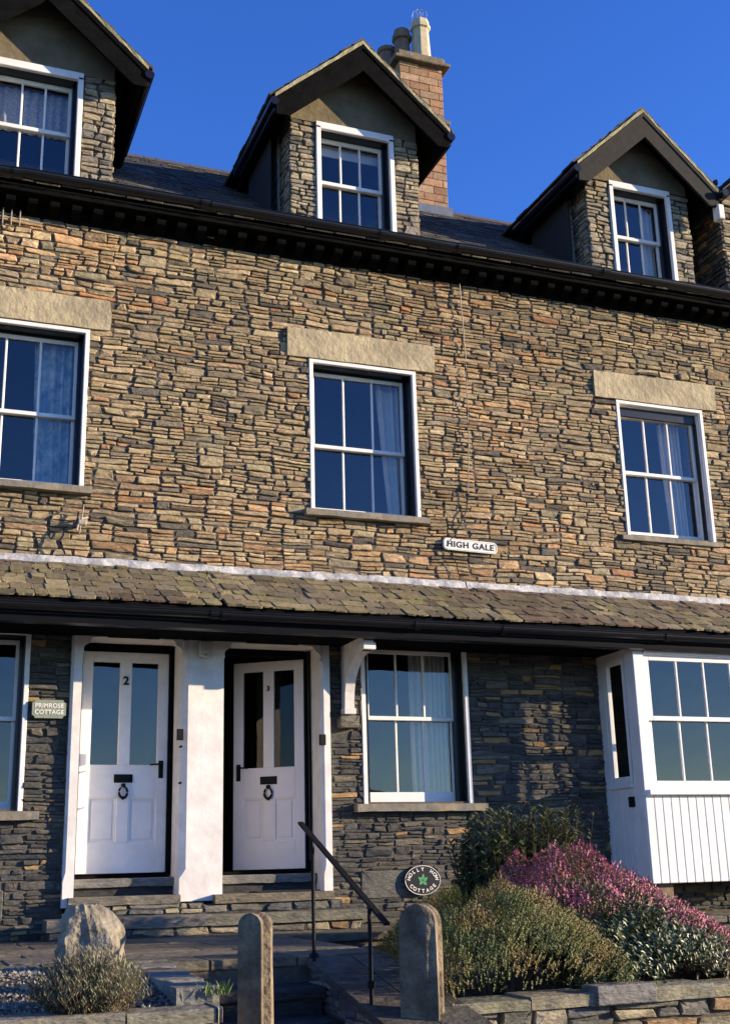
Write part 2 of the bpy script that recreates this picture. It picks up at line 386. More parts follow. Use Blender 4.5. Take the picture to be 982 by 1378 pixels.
def backing(hk, x0, x1):
    """solid wall core behind the stones, with real openings"""
    m = walls[hk]
    xs = sorted({x0, x1}|{v for o in OPEN[:3]+OPEN[9:10]+OPEN[11:12]+OPEN[13:16] for v in (max(x0, min(x1, o[0]+.02)), max(x0, min(x1, o[1]-.02)))})
    zs = sorted({-.56, ZTOP}|{v for o in OPEN[:3]+OPEN[9:10]+OPEN[11:12]+OPEN[13:16] for v in (max(-.56, o[2]+.02), o[3]-.02)})
    holes = [(o[0]+.02, o[1]-.02, o[2]+.02, o[3]-.02) for o in OPEN[:3]+OPEN[9:10]+OPEN[11:12]+OPEN[13:16]]
    solid = lambda i, j: 0 <= i < len(xs)-1 and 0 <= j < len(zs)-1 and not any(h[0] < (xs[i]+xs[i+1])/2 < h[1] and h[2] < (zs[j]+zs[j+1])/2 < h[3] for h in holes)
    yf, yb = .007, .42
    for i in range(len(xs)-1):
        for j in range(len(zs)-1):
            if not solid(i, j): continue
            a, b, c, d = xs[i], xs[i+1], zs[j], zs[j+1]
            m.add([(a, yf, c), (b, yf, c), (b, yf, d), (a, yf, d)], [(0, 1, 2, 3)], mi=1)
            m.add([(a, yb, c), (b, yb, c), (b, yb, d), (a, yb, d)], [(3, 2, 1, 0)], mi=1)
            for (di, dj, q) in ((-1, 0, ((a, c), (a, d))), (1, 0, ((b, c), (b, d))), (0, -1, ((a, c), (b, c))), (0, 1, ((a, d), (b, d)))):
                if not solid(i+di, j+dj):
                    m.add([(q[0][0], yf, q[0][1]), (q[1][0], yf, q[1][1]), (q[1][0], yb, q[1][1]), (q[0][0], yb, q[0][1])], [(0, 1, 2, 3)], mi=1)
for hk in HOUSES:
    backing(hk, *BND[hk]); walls[hk].build('wall', [STONE, MORTAR], HOUSES[hk])

def curtain(parent, x0, x1, z0, z1, y, m, folds=7, amp=.025, taper=0.):
    mb = MB(); nx, nz = folds*8, 8; vs = []
    for j in range(nz+1):
        for i in range(nx+1):
            t = i/nx; v = j/nz; xx = x0+(x1-x0)*t+taper*(1-t)*(1-v)
            vs.append((xx, y+amp*math.sin(t*folds*6.283+.6*math.sin(v*3)+1.3*math.sin(t*9)), z0+(z1-z0)*v))
    fs = [(j*(nx+1)+i, j*(nx+1)+i+1, (j+1)*(nx+1)+i+1, (j+1)*(nx+1)+i) for j in range(nz) for i in range(nx)]
    mb.add(vs, fs); return mb.build('curtain', m, parent, smooth=True)
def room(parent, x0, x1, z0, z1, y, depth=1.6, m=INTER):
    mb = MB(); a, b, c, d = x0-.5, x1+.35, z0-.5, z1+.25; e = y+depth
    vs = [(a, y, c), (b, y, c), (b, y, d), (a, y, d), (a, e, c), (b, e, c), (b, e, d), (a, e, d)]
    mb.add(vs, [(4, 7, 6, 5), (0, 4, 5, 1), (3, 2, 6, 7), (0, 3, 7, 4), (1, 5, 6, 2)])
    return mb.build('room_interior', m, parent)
def sash(parent, x0, x1, z0, z1, y, cols, bot=.045, top=.04, stile=.04, th=.035, bar=.022, name='sash', glass=True, mm=None, gm=None):
    mm = mm or WHITE
    mb = MB(); y1 = y+th; b = .004
    mb.box((x0, y, z0), (x0+stile, y1, z1), bev=b); mb.box((x1-stile, y, z0), (x1, y1, z1), bev=b)
    mb.box((x0+stile, y+.001, z0), (x1-stile, y1-.001, z0+bot), bev=b); mb.box((x0+stile, y+.001, z1-top), (x1-stile, y1-.001, z1), bev=b)
    a, c = x0+stile, x1-stile
    for k in range(1, cols):
        xx = a+(c-a)*k/cols; mb.box((xx-bar/2, y+.004, z0+bot), (xx+bar/2, y1-.004, z1-top), bev=b)
    s = mb.build(name, mm, parent)
    if glass:
        g = MB(); gy = y+th*.5
        g.add([(a, gy, z0+bot), (c, gy, z0+bot), (c, gy, z1-top), (a, gy, z1-top)], [(0, 1, 2, 3)]); g.build('glass', gm or GLASS, parent)
    return s
def window(hk, x0, x1, z0, z1, dy=.16, cols=3, mid=None, lining=BLACK, cas=.042, sill=None, box=.03, topbox=.02, yf=-.02, parent=None, botrail=.075, room_=True, lin=.012):
    """sash window: thin white casing on the wall face, deep lining, two sashes"""
    w = parent or MB().build('window', WHITE, HOUSES[hk])
    mb = MB(); W_ = cas; t = .045
    mb.box((x0, yf, z0), (x0+W_, yf+t, z1-W_), bev=.004); mb.box((x1-W_, yf, z0), (x1, yf+t, z1-W_), bev=.004); mb.box((x0, yf, z1-W_), (x1, yf+t, z1), bev=.004)
    mb.build('casing', WHITE, w)
    a, b, c, d = x0+W_, x1-W_, z0, z1-W_
    mb = MB(); ys, ye = yf+t, dy+.09; q = lin
    mb.box((a-.03, ys, c), (a+q, ye, d+.03)); mb.box((b-q, ys, c), (b+.03, ye, d+.03)); mb.box((a+q, ys, d-q), (b-q, ye, d+.03))
    mb.box((a+q, dy-.012, c), (a+q+box, ye-.001, d-q)); mb.box((b-q-box, dy-.012, c), (b-q, ye-.001, d-q)); mb.box((a+q+box, dy-.012, d-q-topbox), (b-q-box, ye-.001, d-q))
    mb.box((a+q, dy-.02, c), (b-q, ye-.001, c+.02))
    mb.build('lining', lining, w)
    sx0, sx1, sz0, sz1 = a+q+box*.6, b-q-box*.6, c+.02, d-q-topbox*.6
    mid = mid or (sz0+sz1)/2
    sash(w, sx0, sx1, mid-.02, sz1, dy, cols, bot=.04, top=.045)
    sash(w, sx0, sx1, sz0, mid+.018, dy+.04, cols, bot=botrail, top=.035)
    if room_: room(w, a, b, c, d, dy+.1)
    return w
def sillstone(w, x0, x1, z0, z1, y0=-.09, m=SILL):
    mb = MB(); n = 10; pts = []
    for i in range(n): # slightly ragged slate
        a, b = x0+(x1-x0)*i/n, x0+(x1-x0)*(i+1)/n
    top = []; 
    vs = []
    for i in range(n+1):
        xx = x0+(x1-x0)*i/n; r = lambda s: U(-s, s)
        vs += [(xx, y0+r(.005), z0+r(.004)), (xx, y0+r(.005), z1-.006+r(.002)), (xx, y0+.012, z1+r(.002)), (xx, .1, z1+.012), (xx, .1, z0)]
    fs = [(i*5+k, (i+1)*5+k, (i+1)*5+(k+1) % 5, i*5+(k+1) % 5) for i in range(n) for k in range(5)]+[(0, 1, 2, 3, 4), tuple(n*5+k for k in (4, 3, 2, 1, 0))]
    mb.add(vs, fs); return mb.build('sill', m, w)
def lintel(hk, pts, y=-.035, m=LINTEL):
    mb = MB(); n = len(pts); P = []
    for i in range(n):
        p, q = pts[i], pts[(i+1) % n]; k = max(1, int(math.dist(p, q)/.12))
        for j in range(k): t = j/k; P.append((p[0]+(q[0]-p[0])*t+U(-.004, .004), p[1]+(q[1]-p[1])*t+U(-.004, .004)))
    mb.prism(P, y, .03); return mb.build('lintel', m, HOUSES[hk])

# upper windows
wA = window('A', .31, 1.50, 3.47, 5.08, mid=4.22); sillstone(wA, .20, 1.57, 3.40, 3.468)
curtain(wA, 1.02, 1.42, 3.5, 5.05, .30, CURTB, 4, .03, .05); lintel('A', [(.47, 5.09), (1.69, 5.09), (1.70, 5.25), (1.68, 5.405), (.47, 5.41)])
wB = window('B', 3.74, 4.94, 3.44, 5.08, mid=4.19); sillstone(wB, 3.67, 5.01, 3.372, 3.438)
curtain(wB, 4.60, 4.90, 3.46, 5.06, .32, CURT, 3, .03, .12); lintel('B', [(3.50, 5.08), (5.16, 5.09), (5.17, 5.40), (3.505, 5.40)])
wC = window('C', 7.43, 8.61, 3.45, 5.06, mid=4.23, lining=WHITEOLD, box=.02, topbox=.10, lin=.012, dy=.10)
m = MB(); m.box((7.50, .06, 4.90), (8.55, .095, 5.005)); m.box((8.53, .05, 3.47), (8.552, .095, 4.90)); m.build('head_board', BLACK, wC)
sillstone(wC, 7.35, 8.68, 3.39, 3.448, y0=-.05)
curtain(wC, 8.2, 8.5, 3.48, 4.95, .32, CURT, 5, .03, .05); lintel('C', [(7.15, 5.06), (8.80, 5.065), (8.82, 5.39), (7.155, 5.38)])
# ground floor windows
wA2 = window('A', -.1, 1.10, .53, 2.10, mid=1.33, dy=.12); sillstone(wA2, -.2, 1.235, .455, .528)
curtain(wA2, -.05, .2, .55, 2.05, .3, CURT, 3)
wB2 = window('B', 4.23, 5.38, .57, 2.15, mid=1.40, dy=.12, botrail=.10, box=.06); sillstone(wB2, 4.13, 5.49, .497, .568, y0=-.11)
curtain(wB2, 4.86, 5.27, .6, 2.12, .27, CURT, 7, .03)

# ---- porch roof along the terrace
def porch_col(p):
    g = noise.noise((p.x*.9, p.z*3, 5)); r = noise.noise((p.x*.6+4, p.z*2, 8))+.10*(p.x-5)/4
    base = random.choice([(.2, .16, .085), (.15, .122, .072), (.24, .195, .105), (.12, .098, .062), (.17, .14, .09), (.19, .165, .08)])
    if r > .12: base = random.choice([(.12, .085, .055), (.15, .108, .068), (.15, .12, .075)])
    k = U(.8, 1.2)*(1+.3*g)
    return tuple(a*k for a in base)
PO, PT = Vector((0, -.80, 2.235)), Vector((0, -.005, 2.735)); SD = (PT-PO); PL = SD.length; SD.normalize(); PN = SD.cross(X)*1; PN = Vector((0, -SD.z, SD.y))
for hk, (a, b) in BND.items():
    m = MB(); slates(m, Vector((a, PO.y, PO.z)), X, SD, PN, b-a, PL, .15, porch_col, wr=(.09, .21), th=(.010, .024), rag=.018)
    m.prism([(PO.y, PO.z), (PT.y, PT.z), (PT.y, PT.z-.08), (PO.y, PO.z-.06)], a, b, 'x', (.02, .02, .02), mi=1)
    m.box((a, -.78, 2.13), (b, -.75, 2.19), mi=1)
    m.build('porch_roof', [SLATE, BLACKMATT], HOUSES[hk])
    f = MB(); n = int((b-a)/.12)
    vs = []
    for i in range(n+1):
        x = a+(b-a)*i/n; q = U(-.008, .008)
        vs += [(x, -.012, 2.80+q), (x, -.055+U(-.004, .004), 2.79+q), (x, -.075+U(-.006, .006), 2.715+U(-.012, .008)), (x, -.03, 2.70)]
    f.add(vs, [(i*4+k, (i+1)*4+k, (i+1)*4+(k+1) % 4, i*4+(k+1) % 4) for i in range(n) for k in range(4)]); f.build('lead_flashing', LEAD, HOUSES[hk])
    # gutter, brackets, fascia mould
    g = MB(); y, z, r = -.845, 2.165, .058
    def half(m, x0, x1, y, z, r, t=.006):
        pr = [(y+r*math.cos(R(180+k*18)), z+r*math.sin(R(180+k*18))) for k in range(11)]
        pr += [(y+(r-t)*math.cos(R(360-k*18)), z+(r-t)*math.sin(R(360-k*18))) for k in range(11)]
        for i in range(len(pr)-1):
            p, q = pr[i], pr[i+1]; m.add([(x0, *p), (x1, *p), (x1, *q), (x0, *q)], [(0, 1, 2, 3)])
        m.tube([(x0, y-r, z), (x1, y-r, z)], .008, 6); m.tube([(x0, y+r, z), (x1, y+r, z)], .006, 6)
    x = a
    while x < b:
        x2 = min(b, x+1.83); dz = U(-.006, .006); half(g, x, x2, y, z+dz, r); half(g, x2-.05, x2+.02 if x2 < b else x2, y, z+dz, r+.008); x = x2
    g.build('porch_gutter', BLACK, HOUSES[hk])
    g = MB(); g.prism([(-.765, 2.02), (-.79, 2.03), (-.80, 2.06), (-.785, 2.10), (-.785, 2.128), (-.72, 2.128), (-.72, 2.02)], a, b, 'x')
    g.build('porch_fascia', BLACK, HOUSES[hk])
    g = MB(); g.box((a, -.72, 2.06), (b, -.03, 2.08)); g.build('porch_soffit', BLACKMATT, HOUSES[hk])

# ---- main eaves: gutter, soffit, rafter feet
for hk, (a, b) in BND.items():
    g = MB(); y, z, r = -.335, 6.485, .068; x = a
    while x < b:
        x2 = min(b, x+1.83); dz = U(-.008, .008); half(g, x, x2, y, z+dz, r); half(g, x2-.06, x2 if x2 >= b else x2+.03, y, z+dz, r+.01); x = x2
    g.build('eaves_gutter', BLACK, HOUSES[hk])
    g = MB(); g.box((a, -.262, 6.33), (b, -.22, 6.415)); g.box((a, -.22, 6.33), (b, .01, 6.36)); g.box((a, -.028, 6.20), (b, .01, 6.33)); g.build('eaves_board', BLACKMATT, HOUSES[hk])
    n = int((b-a)/.205)
    for i in range(n):
        x = a+(b-a)*(i+.5)/n; m = MB()
        prof = [(-.03, 6.33), (-.185, 6.33), (-.20, 6.305), (-.20, 6.28), (-.185, 6.255), (-.155, 6.24), (-.12, 6.245), (-.09, 6.225), (-.03, 6.215)]
        m.prism(prof, x-.045, x+.045, 'x'); m.build('rafter_foot', BLACKMATT, HOUSES[hk])

# ---- main roof
RP = [(50, (.075, .07, .065)), (20, (.11, .095, .07)), (20, (.06, .06, .065)), (8, (.14, .12, .08))]
RO, RTp = Vector((0, -.30, 6.40)), Vector((0, 3.0, 9.0)); RS = RTp-RO; RL = RS.length; RS.normalize(); RN = Vector((0, -RS.z, RS.y))
for hk, (a, b) in BND.items():
    m = MB(); slates(m, Vector((a, RO.y, RO.z)), X, RS, RN, b-a, RL, .22, RP, wr=(.18, .36))
    m.prism([(-.28, 6.385), (3.0, 8.985), (6.5, 6.4), (6.4, 6.2), (3.0, 8.8), (-.2, 6.37)], a, b, 'x', (.05, .05, .05), mi=1)
    m.box((a, .40, 6.2), (b, .42, 6.6), mi=1); m.box((a, 6.3, -.5), (b, 6.4, 6.5), mi=1)
    x = a
    while x < b-.01:
        x2 = min(b, x+.45); m.add([(x+.004, 2.86, 8.93), (x2-.004, 2.86, 8.93), (x2-.004, 3.0, 9.06), (x+.004, 3.0, 9.06), (x+.004, 3.14, 8.93), (x2-.004, 3.14, 8.93)], [(0, 1, 2, 3), (3, 2, 5, 4), (0, 3, 4), (1, 5, 2)], (.09, .08, .07)); x = x2
    m.build('main_roof', [SLATE, MORTAR], HOUSES[hk])
# ends of the visible run, closed
for hk, x in (('A', -1.1), ('D', 12.4)):
    m = MB(); m.prism([(.03, -.56), (6.38, -.56), (6.38, 6.3), (3, 8.85), (.03, 6.5)], x+(.01 if hk == 'A' else -.16), x+(.16 if hk == 'A' else -.01), 'x'); m.build('gable_end', RENDER, HOUSES[hk])

# ---- dormers
def dormer(hk, cx, wx0, wx1, px0, px1, apex=8.84, eave=7.93, half_w=1.02, board=BLACKMATT, blind=False, net=False, lining=BLACK, cols=3, curt=False, cheek=SLATE, wz0=6.68, wz1=7.94):
    D_ = MB().build('dormer', WHITE, HOUSES[hk]); zb = 6.62
    for (a, b, xo, nn) in ((px0, wx0, px0, -X), (wx1, px1, px1, X)):
        s = MB(); zt = 7.93
        rubble(s, (a, b, zb, zt), DORM, openings=(), hmin=.04, hmax=.1, wmin=.1, wmax=.3, asp=3, depth=(0, .014))
        s.box((a+.006, .02, zb), (b-.004, .3, zt), (.12, .11, .09), mi=1)
        rubble(s, (0.02, .34, zb, 7.8), DORM, O=Vector((xo, 0, 0)), Ux=Y, Vx=Z, N=nn, hmin=.04, hmax=.1, wmin=.1, wmax=.3, asp=3, depth=(0, .012))
        s.build('stone_pier', [STONE, MORTAR], D_)
    k = (apex-eave)/half_w
    zr = lambda x: apex-.12-k*abs(x-cx)
    m = MB(); m.prism([(px0+.02, 7.93), (wx0, 7.93), (wx0, wz1-.003), (wx1, wz1-.003), (wx1, 7.93), (px1-.02, 7.93), (px1-.02, zr(px1)), (cx, apex-.15), (px0+.02, zr(px0))], -.004, .25); m.build('gable_render', RENDER, D_)
    # cheeks
    for sx, x in ((-1, px0), (1, px1)):
        m = MB()
        pr = [(.36, 6.85), (.36, 7.85), (1.5, 7.85), (1.62, 7.86)]
        m.prism([(.355, 6.9), (1.7, 7.95), (.355, 7.95)], x+sx*.0, x-sx*.05, 'x', (.09, .088, .085))
        for i in range(7):  # lapped boards
            z = 6.95+i*.14; ye = min(1.7, .36+(z-6.85)*1.33)
            m.prism([(x+sx*.022, z), (x+sx*.006, z+.14), (x, z+.14), (x, z)], .365, ye, 'y', (.3, .3, .32) if hk == 'B' else (.05, .05, .05))
        m.box((x-sx*.01, .335, 6.8), (x+sx*.03, .375, 7.8), (.3, .3, .3))
        m.build('cheek', cheek, D_)
    # roof slopes
    yv = -.27; ye = 3.0
    m = MB()
    for sx in (-1, 1):
        e = Vector((cx+sx*(half_w+.02), yv, eave-.02)); t = Vector((cx, yv, apex))
        Sd = (t-e); L = Sd.length; Sd.normalize(); N = Vector((sx*Sd.z, 0, -sx*Sd.x)) if True else None
        if N.z < 0: N = -N
        slates(m, e, Y, Sd, N, ye-yv, L, .2, RP, wr=(.18, .34), th=(.014, .026), rag=.02)
        n0 = -.05
        vs = [e, t, Vector((cx, ye, apex)), Vector((e.x, ye, e.z))]; vb = [v-Z*.07 for v in vs]
        m.add([v-Vector((0, -.02, 0)) for v in vs+vb], [(0, 1, 2, 3), (4, 7, 6, 5), (0, 4, 5, 1), (1, 5, 6, 2), (2, 6, 7, 3), (3, 7, 4, 0)], (.03, .03, .03), mi=1)
    y_ = yv
    while y_ < ye-.05:
        m.add([(cx-.12, y_, apex-.07), (cx, y_, apex+.045), (cx+.12, y_, apex-.07), (cx-.12, y_+.4, apex-.07), (cx, y_+.4, apex+.045), (cx+.12, y_+.4, apex-.07)], [(0, 1, 4, 3), (1, 2, 5, 4), (0, 2, 1), (3, 4, 5)], (.1, .09, .07)); y_ += .41
    m.build('roof', [SLATE, BLACKMATT], D_)
    # mortar verge bedding
    for sx in (-1, 1):
        m = MB(); n = 14; vs = []
        for i in range(n+1):
            t = i/n; x = cx+sx*half_w*(1-t); z = eave+(apex-eave)*t-.03
            vs += [(x, yv-.012+U(-.006, .006), z-.012+U(-.008, .005)), (x, yv-.012+U(-.006, .006), z+.028+U(-.006, .01)), (x, yv+.06, z+.025), (x, yv+.06, z-.02)]
        m.add(vs, [(i*4+k2, (i+1)*4+k2, (i+1)*4+(k2+1) % 4, i*4+(k2+1) % 4) for i in range(n) for k2 in range(4)]); m.build('verge_mortar', mat('lichened_mortar', (.36, .33, .2), .95, .3, 30, .6, 60, col2=(.28, .25, .12)), D_)
        # bargeboard
        b = MB(); bw = .33; x0, x1 = cx+sx*half_w*.985, cx
        z0, z1 = eave-.045, apex-.055
        pts = [(x1, z1), (x1, z1-bw), (cx+sx*(half_w-.15), z0+.15*k-bw), (x0, z0-.20), (x0, z0)]
        b.prism(pts, yv, yv+.035); b.prism([(x1, z1-.0), (x1, z1-.05), (x0, z0-.05), (x0, z0)], yv-.012, yv-.001); b.build('bargeboard', board, D_)
        # eave soffit + gutter of the dormer
        m = MB(); xe = cx+sx*half_w
        m.box((xe-sx*.075, yv+.04, eave-.22), (xe-sx*.05, 1.6, eave-.09)); m.build('soffit', BLACKMATT, D_)
        m = MB(); m.tube([(xe+sx*.01, yv-.02, eave-.10), (xe+sx*.01, 1.25, eave-.10)], .05, 10); m.tube([(xe+sx*.0, yv+.02, eave-.19), (xe, 1.1, eave-.19)], .022, 8); m.build('gutter', BLACK, D_)
    
    # window
    w = D_
    mb = MB(); t = .05; c = .055
    mb.box((wx0, -.03, wz0), (wx0+c, .02, wz1-c), bev=.005); mb.box((wx1-c, -.03, wz0), (wx1, .02, wz1-c), bev=.005); mb.box((wx0, -.03, wz1-c-.03), (wx1, .02, wz1), bev=.005)
    mb.box((px0+.01, -.045, 6.615), (px1-.01, .01, 6.66)); mb.build('window_casing', WHITE, w)
    a, b, cc, d = wx0+c, wx1-c, wz0, wz1-c-.03
    mb = MB(); mb.box((a-.03, .02, cc), (a+.012, .2, d+.03)); mb.box((b-.012, .02, cc), (b+.03, .2, d+.03)); mb.box((a+.012, .02, d-.012), (b-.012, .2, d+.03)); mb.box((b-.04, .1, cc), (b-.012, .199, d-.012)); mb.build('window_lining', lining, w)
    mid = (cc+d)/2+.01
    sash(w, a+.015, b-.03, mid-.02, d-.015, .13, cols, bot=.045, top=.05); sash(w, a+.015, b-.03, cc, mid+.02, .168, cols, bot=.06, top=.035)
    room(w, a, b, cc, d-.1, .22, .9)
    if blind:
        m = MB(); m.box((a+.02, .235, d-.17), (b-.04, .245, d-.03)); m.build('blind', BLIND, w)
    if net: curtain(w, a, b, mid+.02, d-.05, .27, NET, 9, .012)
    if curt: curtain(w, b-.2, b-.02, cc, d-.03, .28, CURT, 3)
    return D_
dormer('A', .90, .40, 1.33, .06, 1.665, apex=8.94, eave=8.0, half_w=1.05, net=True)
dormer('B', 4.34, 3.855, 4.78, 3.55, 5.085, apex=8.92, eave=8.0, half_w=1.03, blind=True)
dormer('C', 8.02, 7.60, 8.475, 7.275, 8.755, apex=8.86, eave=7.93, half_w=1.0, board=GREYBOARD, curt=True)

# ---- the neighbour at the right edge: stone cheek of a larger gable
m = MB()
rubble(m, (-.02, 2.2, 6.5, 8.3), COOL, O=Vector((9.22, 0, 0)), Ux=Y, Vx=Z, N=-X, hmin=.05, hmax=.1, wmin=.12, wmax=.4, depth=(0, .02))
rubble(m, (9.24, 10.0, 6.5, 8.0), DORM, depth=(0, .02)); rubble(m, (11.1, 11.8, 6.5, 8.0), DORM, depth=(0, .02))
m.box((9.24, .02, 6.5), (10.0, 2.4, 8.0), mi=1); m.box((10.0, .02, 6.5), (11.8, .3, 8.0), mi=1)
m.prism([(9.24, 8.0), (11.8, 8.0), (10.52, 9.1)], .02, 2.4, mi=1)
gx = m.build('gable_wall', [STONE, MORTAR], HOUSES['D'])
m = MB()
for sx in (-1, 1):
    e = Vector((10.52+sx*1.42, -.3, 7.93)); t = Vector((10.52, -.3, 9.25)); Sd = (t-e).normalized(); N = Vector((sx*Sd.z, 0, -sx*Sd.x));
    if N.z < 0: N = -N
    slates(m, e, Y, Sd, N, 3.2, (t-e).length, .2, RP, wr=(.18, .34))
    vs = [e, t, t+Y*3.2, e+Y*3.2]; m.add(vs+[v-Z*.12 for v in vs], [(0, 1, 2, 3), (4, 7, 6, 5), (0, 4, 5, 1), (1, 5, 6, 2), (2, 6, 7, 3), (3, 7, 4, 0)], (.03, .03, .03), mi=1)
m.build('gable_roof', [SLATE, BLACKMATT], HOUSES['D'])
m = MB(); m.tube([(9.06, -.36, 7.86), (9.06, 1.8, 7.86)], .05, 10); m.build('gable_gutter', BLACK, HOUSES['D'])
m = MB(); m.box((8.97, -.30, 7.52), (9.06, -.18, 7.72), bev=.01); m.build('eaves_bracket', WHITEOLD, HOUSES['D'])

# ---- chimney
BRP = [(30, (.35, .195, .11)), (20, (.32, .205, .125)), (12, (.28, .165, .095)), (10, (.35, .23, .14))]
CH = MB().build('chimney', MORTAR, HOUSES['B'])
m = MB(); cx0, cx1, cy0, cy1 = 6.13, 6.80, 2.75, 3.45
def bricks(m, u0, u1, z0, z1, Ofn):
    z = z0; r = 0
    while z < z1-.02:
        x = u0-(r % 2)*.15
        while x < u1:
            a, b = max(x, u0), min(x+.296, u1); x += .303
            if b-a > .02: Ofn(a, b, z, min(z+.113, z1))
        z += .12; r += 1
m.box((cx0+.012, cy0+.012, 8.2), (cx1-.012, cy1-.012, 11.3), (.2, .17, .13), mi=1)
bricks(m, cx0, cx1, 8.3, 11.25, lambda a, b, c, d: m.box((a, cy0-U(0, .006), c), (b, cy0+.05, d), pick(BRP), bev=.004))
bricks(m, cy0+.05, cy1, 8.3, 11.25, lambda a, b, c, d: m.box((cx0-U(0, .006), a, c), (cx0+.05, b, d), pick(BRP), bev=.004))
bricks(m, cy0+.05, cy1, 8.3, 11.25, lambda a, b, c, d: m.box((cx1-.05, a, c), (cx1+U(0, .006), b, d), pick(BRP), bev=.004))
m.build('brick_stack', [BRICK, mat('brick_mortar', (.28, .175, .105), .95, .3, 20, .4, 60)], CH)
m = MB(); m.box((cx0-.10, cy0-.10, 11.24), (cx1+.10, cy1+.10, 11.30), bev=.01); m.box((cx0-.05, cy0-.05, 11.30), (cx1+.05, cy1+.05, 11.42), bev=.03)
m.build('chimney_cap', mat('mossy_stone', (.2, .15, .1), .95, .4, 14, .8, 30, col2=(.12, .12, .07)), CH)
m = MB(); m.box((cx0-.07, cy0-.07, 10.28), (cx1+.07, cy1+.07, 10.35), bev=.01); m.build('chimney_band', MATS['mossy_stone'], CH)
m = MB(); m.box((cx0-.04, cy0-.04, 8.6), (cx1+.05, cy1, 8.93)); m.build('lead_apron', mat('blue_grey_lead', (.12, .14, .18), .5, .2, 10, .1), CH)
m = MB(); m.lathe([(.165, 0), (.165, .06), (.15, .08), (.125, .62), (.125, .64), (.155, .66), (.155, .72), (.135, .74), (.135, .80), (.10, .80), (.09, .5)], (6.60, 3.0, 11.40), 8, rot=R(22)); m.build('chimney_pot', POT, CH)
m = MB(); m.lathe([(.14, 0), (.11, .5), (.15, .52), (.15, .58), (.12, .60), (.12, .68), (.08, .68)], (6.36, 3.15, 11.40), 12); m.build('chimney_pot', POTD, CH)
m = MB(); m.lathe([(.14, 0), (.12, .38), (.15, .40), (.15, .46), (.1, .46)], (6.20, 3.36, 11.40), 12); m.build('chimney_pot', POTD, CH)
m = MB()
for k in range(8):
    a = R(k*45); c = (6.60, 3.0, 12.18)
    m.tube([(c[0]+.11*math.cos(a)*s, c[1]+.11*math.sin(a)*s, c[2]+h) for s, h in ((1, 0), (1.15, .1), (.9, .19), (0, .24))], .003, 4)
m.build('bird_guard', METAL, CH)

# ---- doors and their surround
def header(hk, x0, x1, z=2.05, ztop=2.135, y0=-.075, y1=-.035):
    """white board with scalloped corners over a doorway"""
    pts = [(x1, ztop), (x0, ztop)]
    def arc(cx, cz, r, a0, a1, n=7): return [(cx+r*math.cos(R(a0+(a1-a0)*i/n)), cz+r*math.sin(R(a0+(a1-a0)*i/n))) for i in range(n+1)]
    low = [(x0, z-.16)]+arc(x0+.06, z-.11, .055, 205, 110, 6)+arc(x0+.10, z-.035, .035, 190, 90, 5)+[(x0+.20, z+.005)]+arc(x0+.235, z+.005, .022, 180, 30, 4)+[(x0+.30, z+.02)]
    right = [(x0+x1-p[0], p[1]) for p in reversed(low)]
    mb = MB(); mb.prism(pts+low+right, y0, y1); return mb.build('scalloped_header', WHITEOLD, HOUSES[hk])
# left post, pillar between the doors, right post
def post(hk, x0, x1, chl=.0, y0=-.075, y1=.36, zt=2.14, base=-.255, name='door_post'):
    mb = MB()
    e = chl
    def ring(z, c): return [(x0, y1, z), (x0, y0+c, z), (x0+c, y0, z), (x1, y0, z), (x1, y1, z)]
    lv = [(base, .001), (-.06, .001), (.02, .022+e), (zt, .022+e)]; vs = []
    for z, c in lv: vs += ring(z, c)
    fs = [(i*5+k, i*5+(k+1) % 5, (i+1)*5+(k+1) % 5, (i+1)*5+k) for i in range(3) for k in range(5)]+[(15, 16, 17, 18, 19)]
    mb.add(vs, fs); return mb.build(name, WHITEOLD, HOUSES[hk])
post('A', 1.455, 1.55, base=-.27); post('B', 2.455, 2.845, chl=.035, base=-.25, name='pillar'); post('B', 3.80, 3.885, chl=.0, base=-.245)
header('A', 1.55, 2.455); header('B', 2.845, 3.80)
m = MB(); m.box((1.45, -.07, 2.135), (2.455, -.02, 2.17)); m.box((1.55, -.02, 2.06), (2.455, .36, 2.17)); m.build('door_soffit', WHITEOLD, HOUSES['A'])
m = MB(); m.box((2.845, -.02, 2.06), (3.80, .36, 2.17)); m.build('door_soffit', WHITEOLD, HOUSES['B'])
# dark door frames
for hk, a, b in (('A', 1.552, 2.453), ('B', 2.847, 3.798)):
    m = MB(); t = .045
    m.box((a, .26, -.02), (a+t, .37, 2.04)); m.box((b-t, .26, -.02), (b, .37, 2.04)); m.box((a+t, .26, 1.995), (b-t, .37, 2.058)); m.box((a+t, .25, -.04), (b-t, .37, -.012)); m.build('door_frame', BLACKMATT, HOUSES[hk])
def digit(txt, size, loc, m, parent, name, rx=R(90), rz=0, ext=.003, sp=1, font_w=1.):
    c = bpy.data.curves.new(name, 'FONT'); c.body = txt; c.size = size; c.extrude = ext; c.offset = size*.028; c.align_x = 'CENTER'; c.align_y = 'CENTER'; c.space_character = sp
    o = bpy.data.objects.new(name, c); link(o)
    dg = bpy.context.evaluated_depsgraph_get(); me = bpy.data.meshes.new_from_object(o.evaluated_get(dg)); bpy.data.objects.remove(o); me.name = name
    me.materials.clear(); me.materials.append(m)
    me.transform(Matrix.Translation(loc) @ Matrix.Rotation(rz, 4, 'Z') @ Matrix.Rotation(rx, 4, 'X') @ Matrix.Diagonal((font_w, 1, 1, 1)))
    p = bpy.data.objects.new(name, me); link(p)
    if parent is not None:
        p.parent = parent; off = Vector((0, 0, 0)); r = parent
        while r is not None: off += r.location; r = r.parent
        me.transform(Matrix.Translation(-off))
    return p
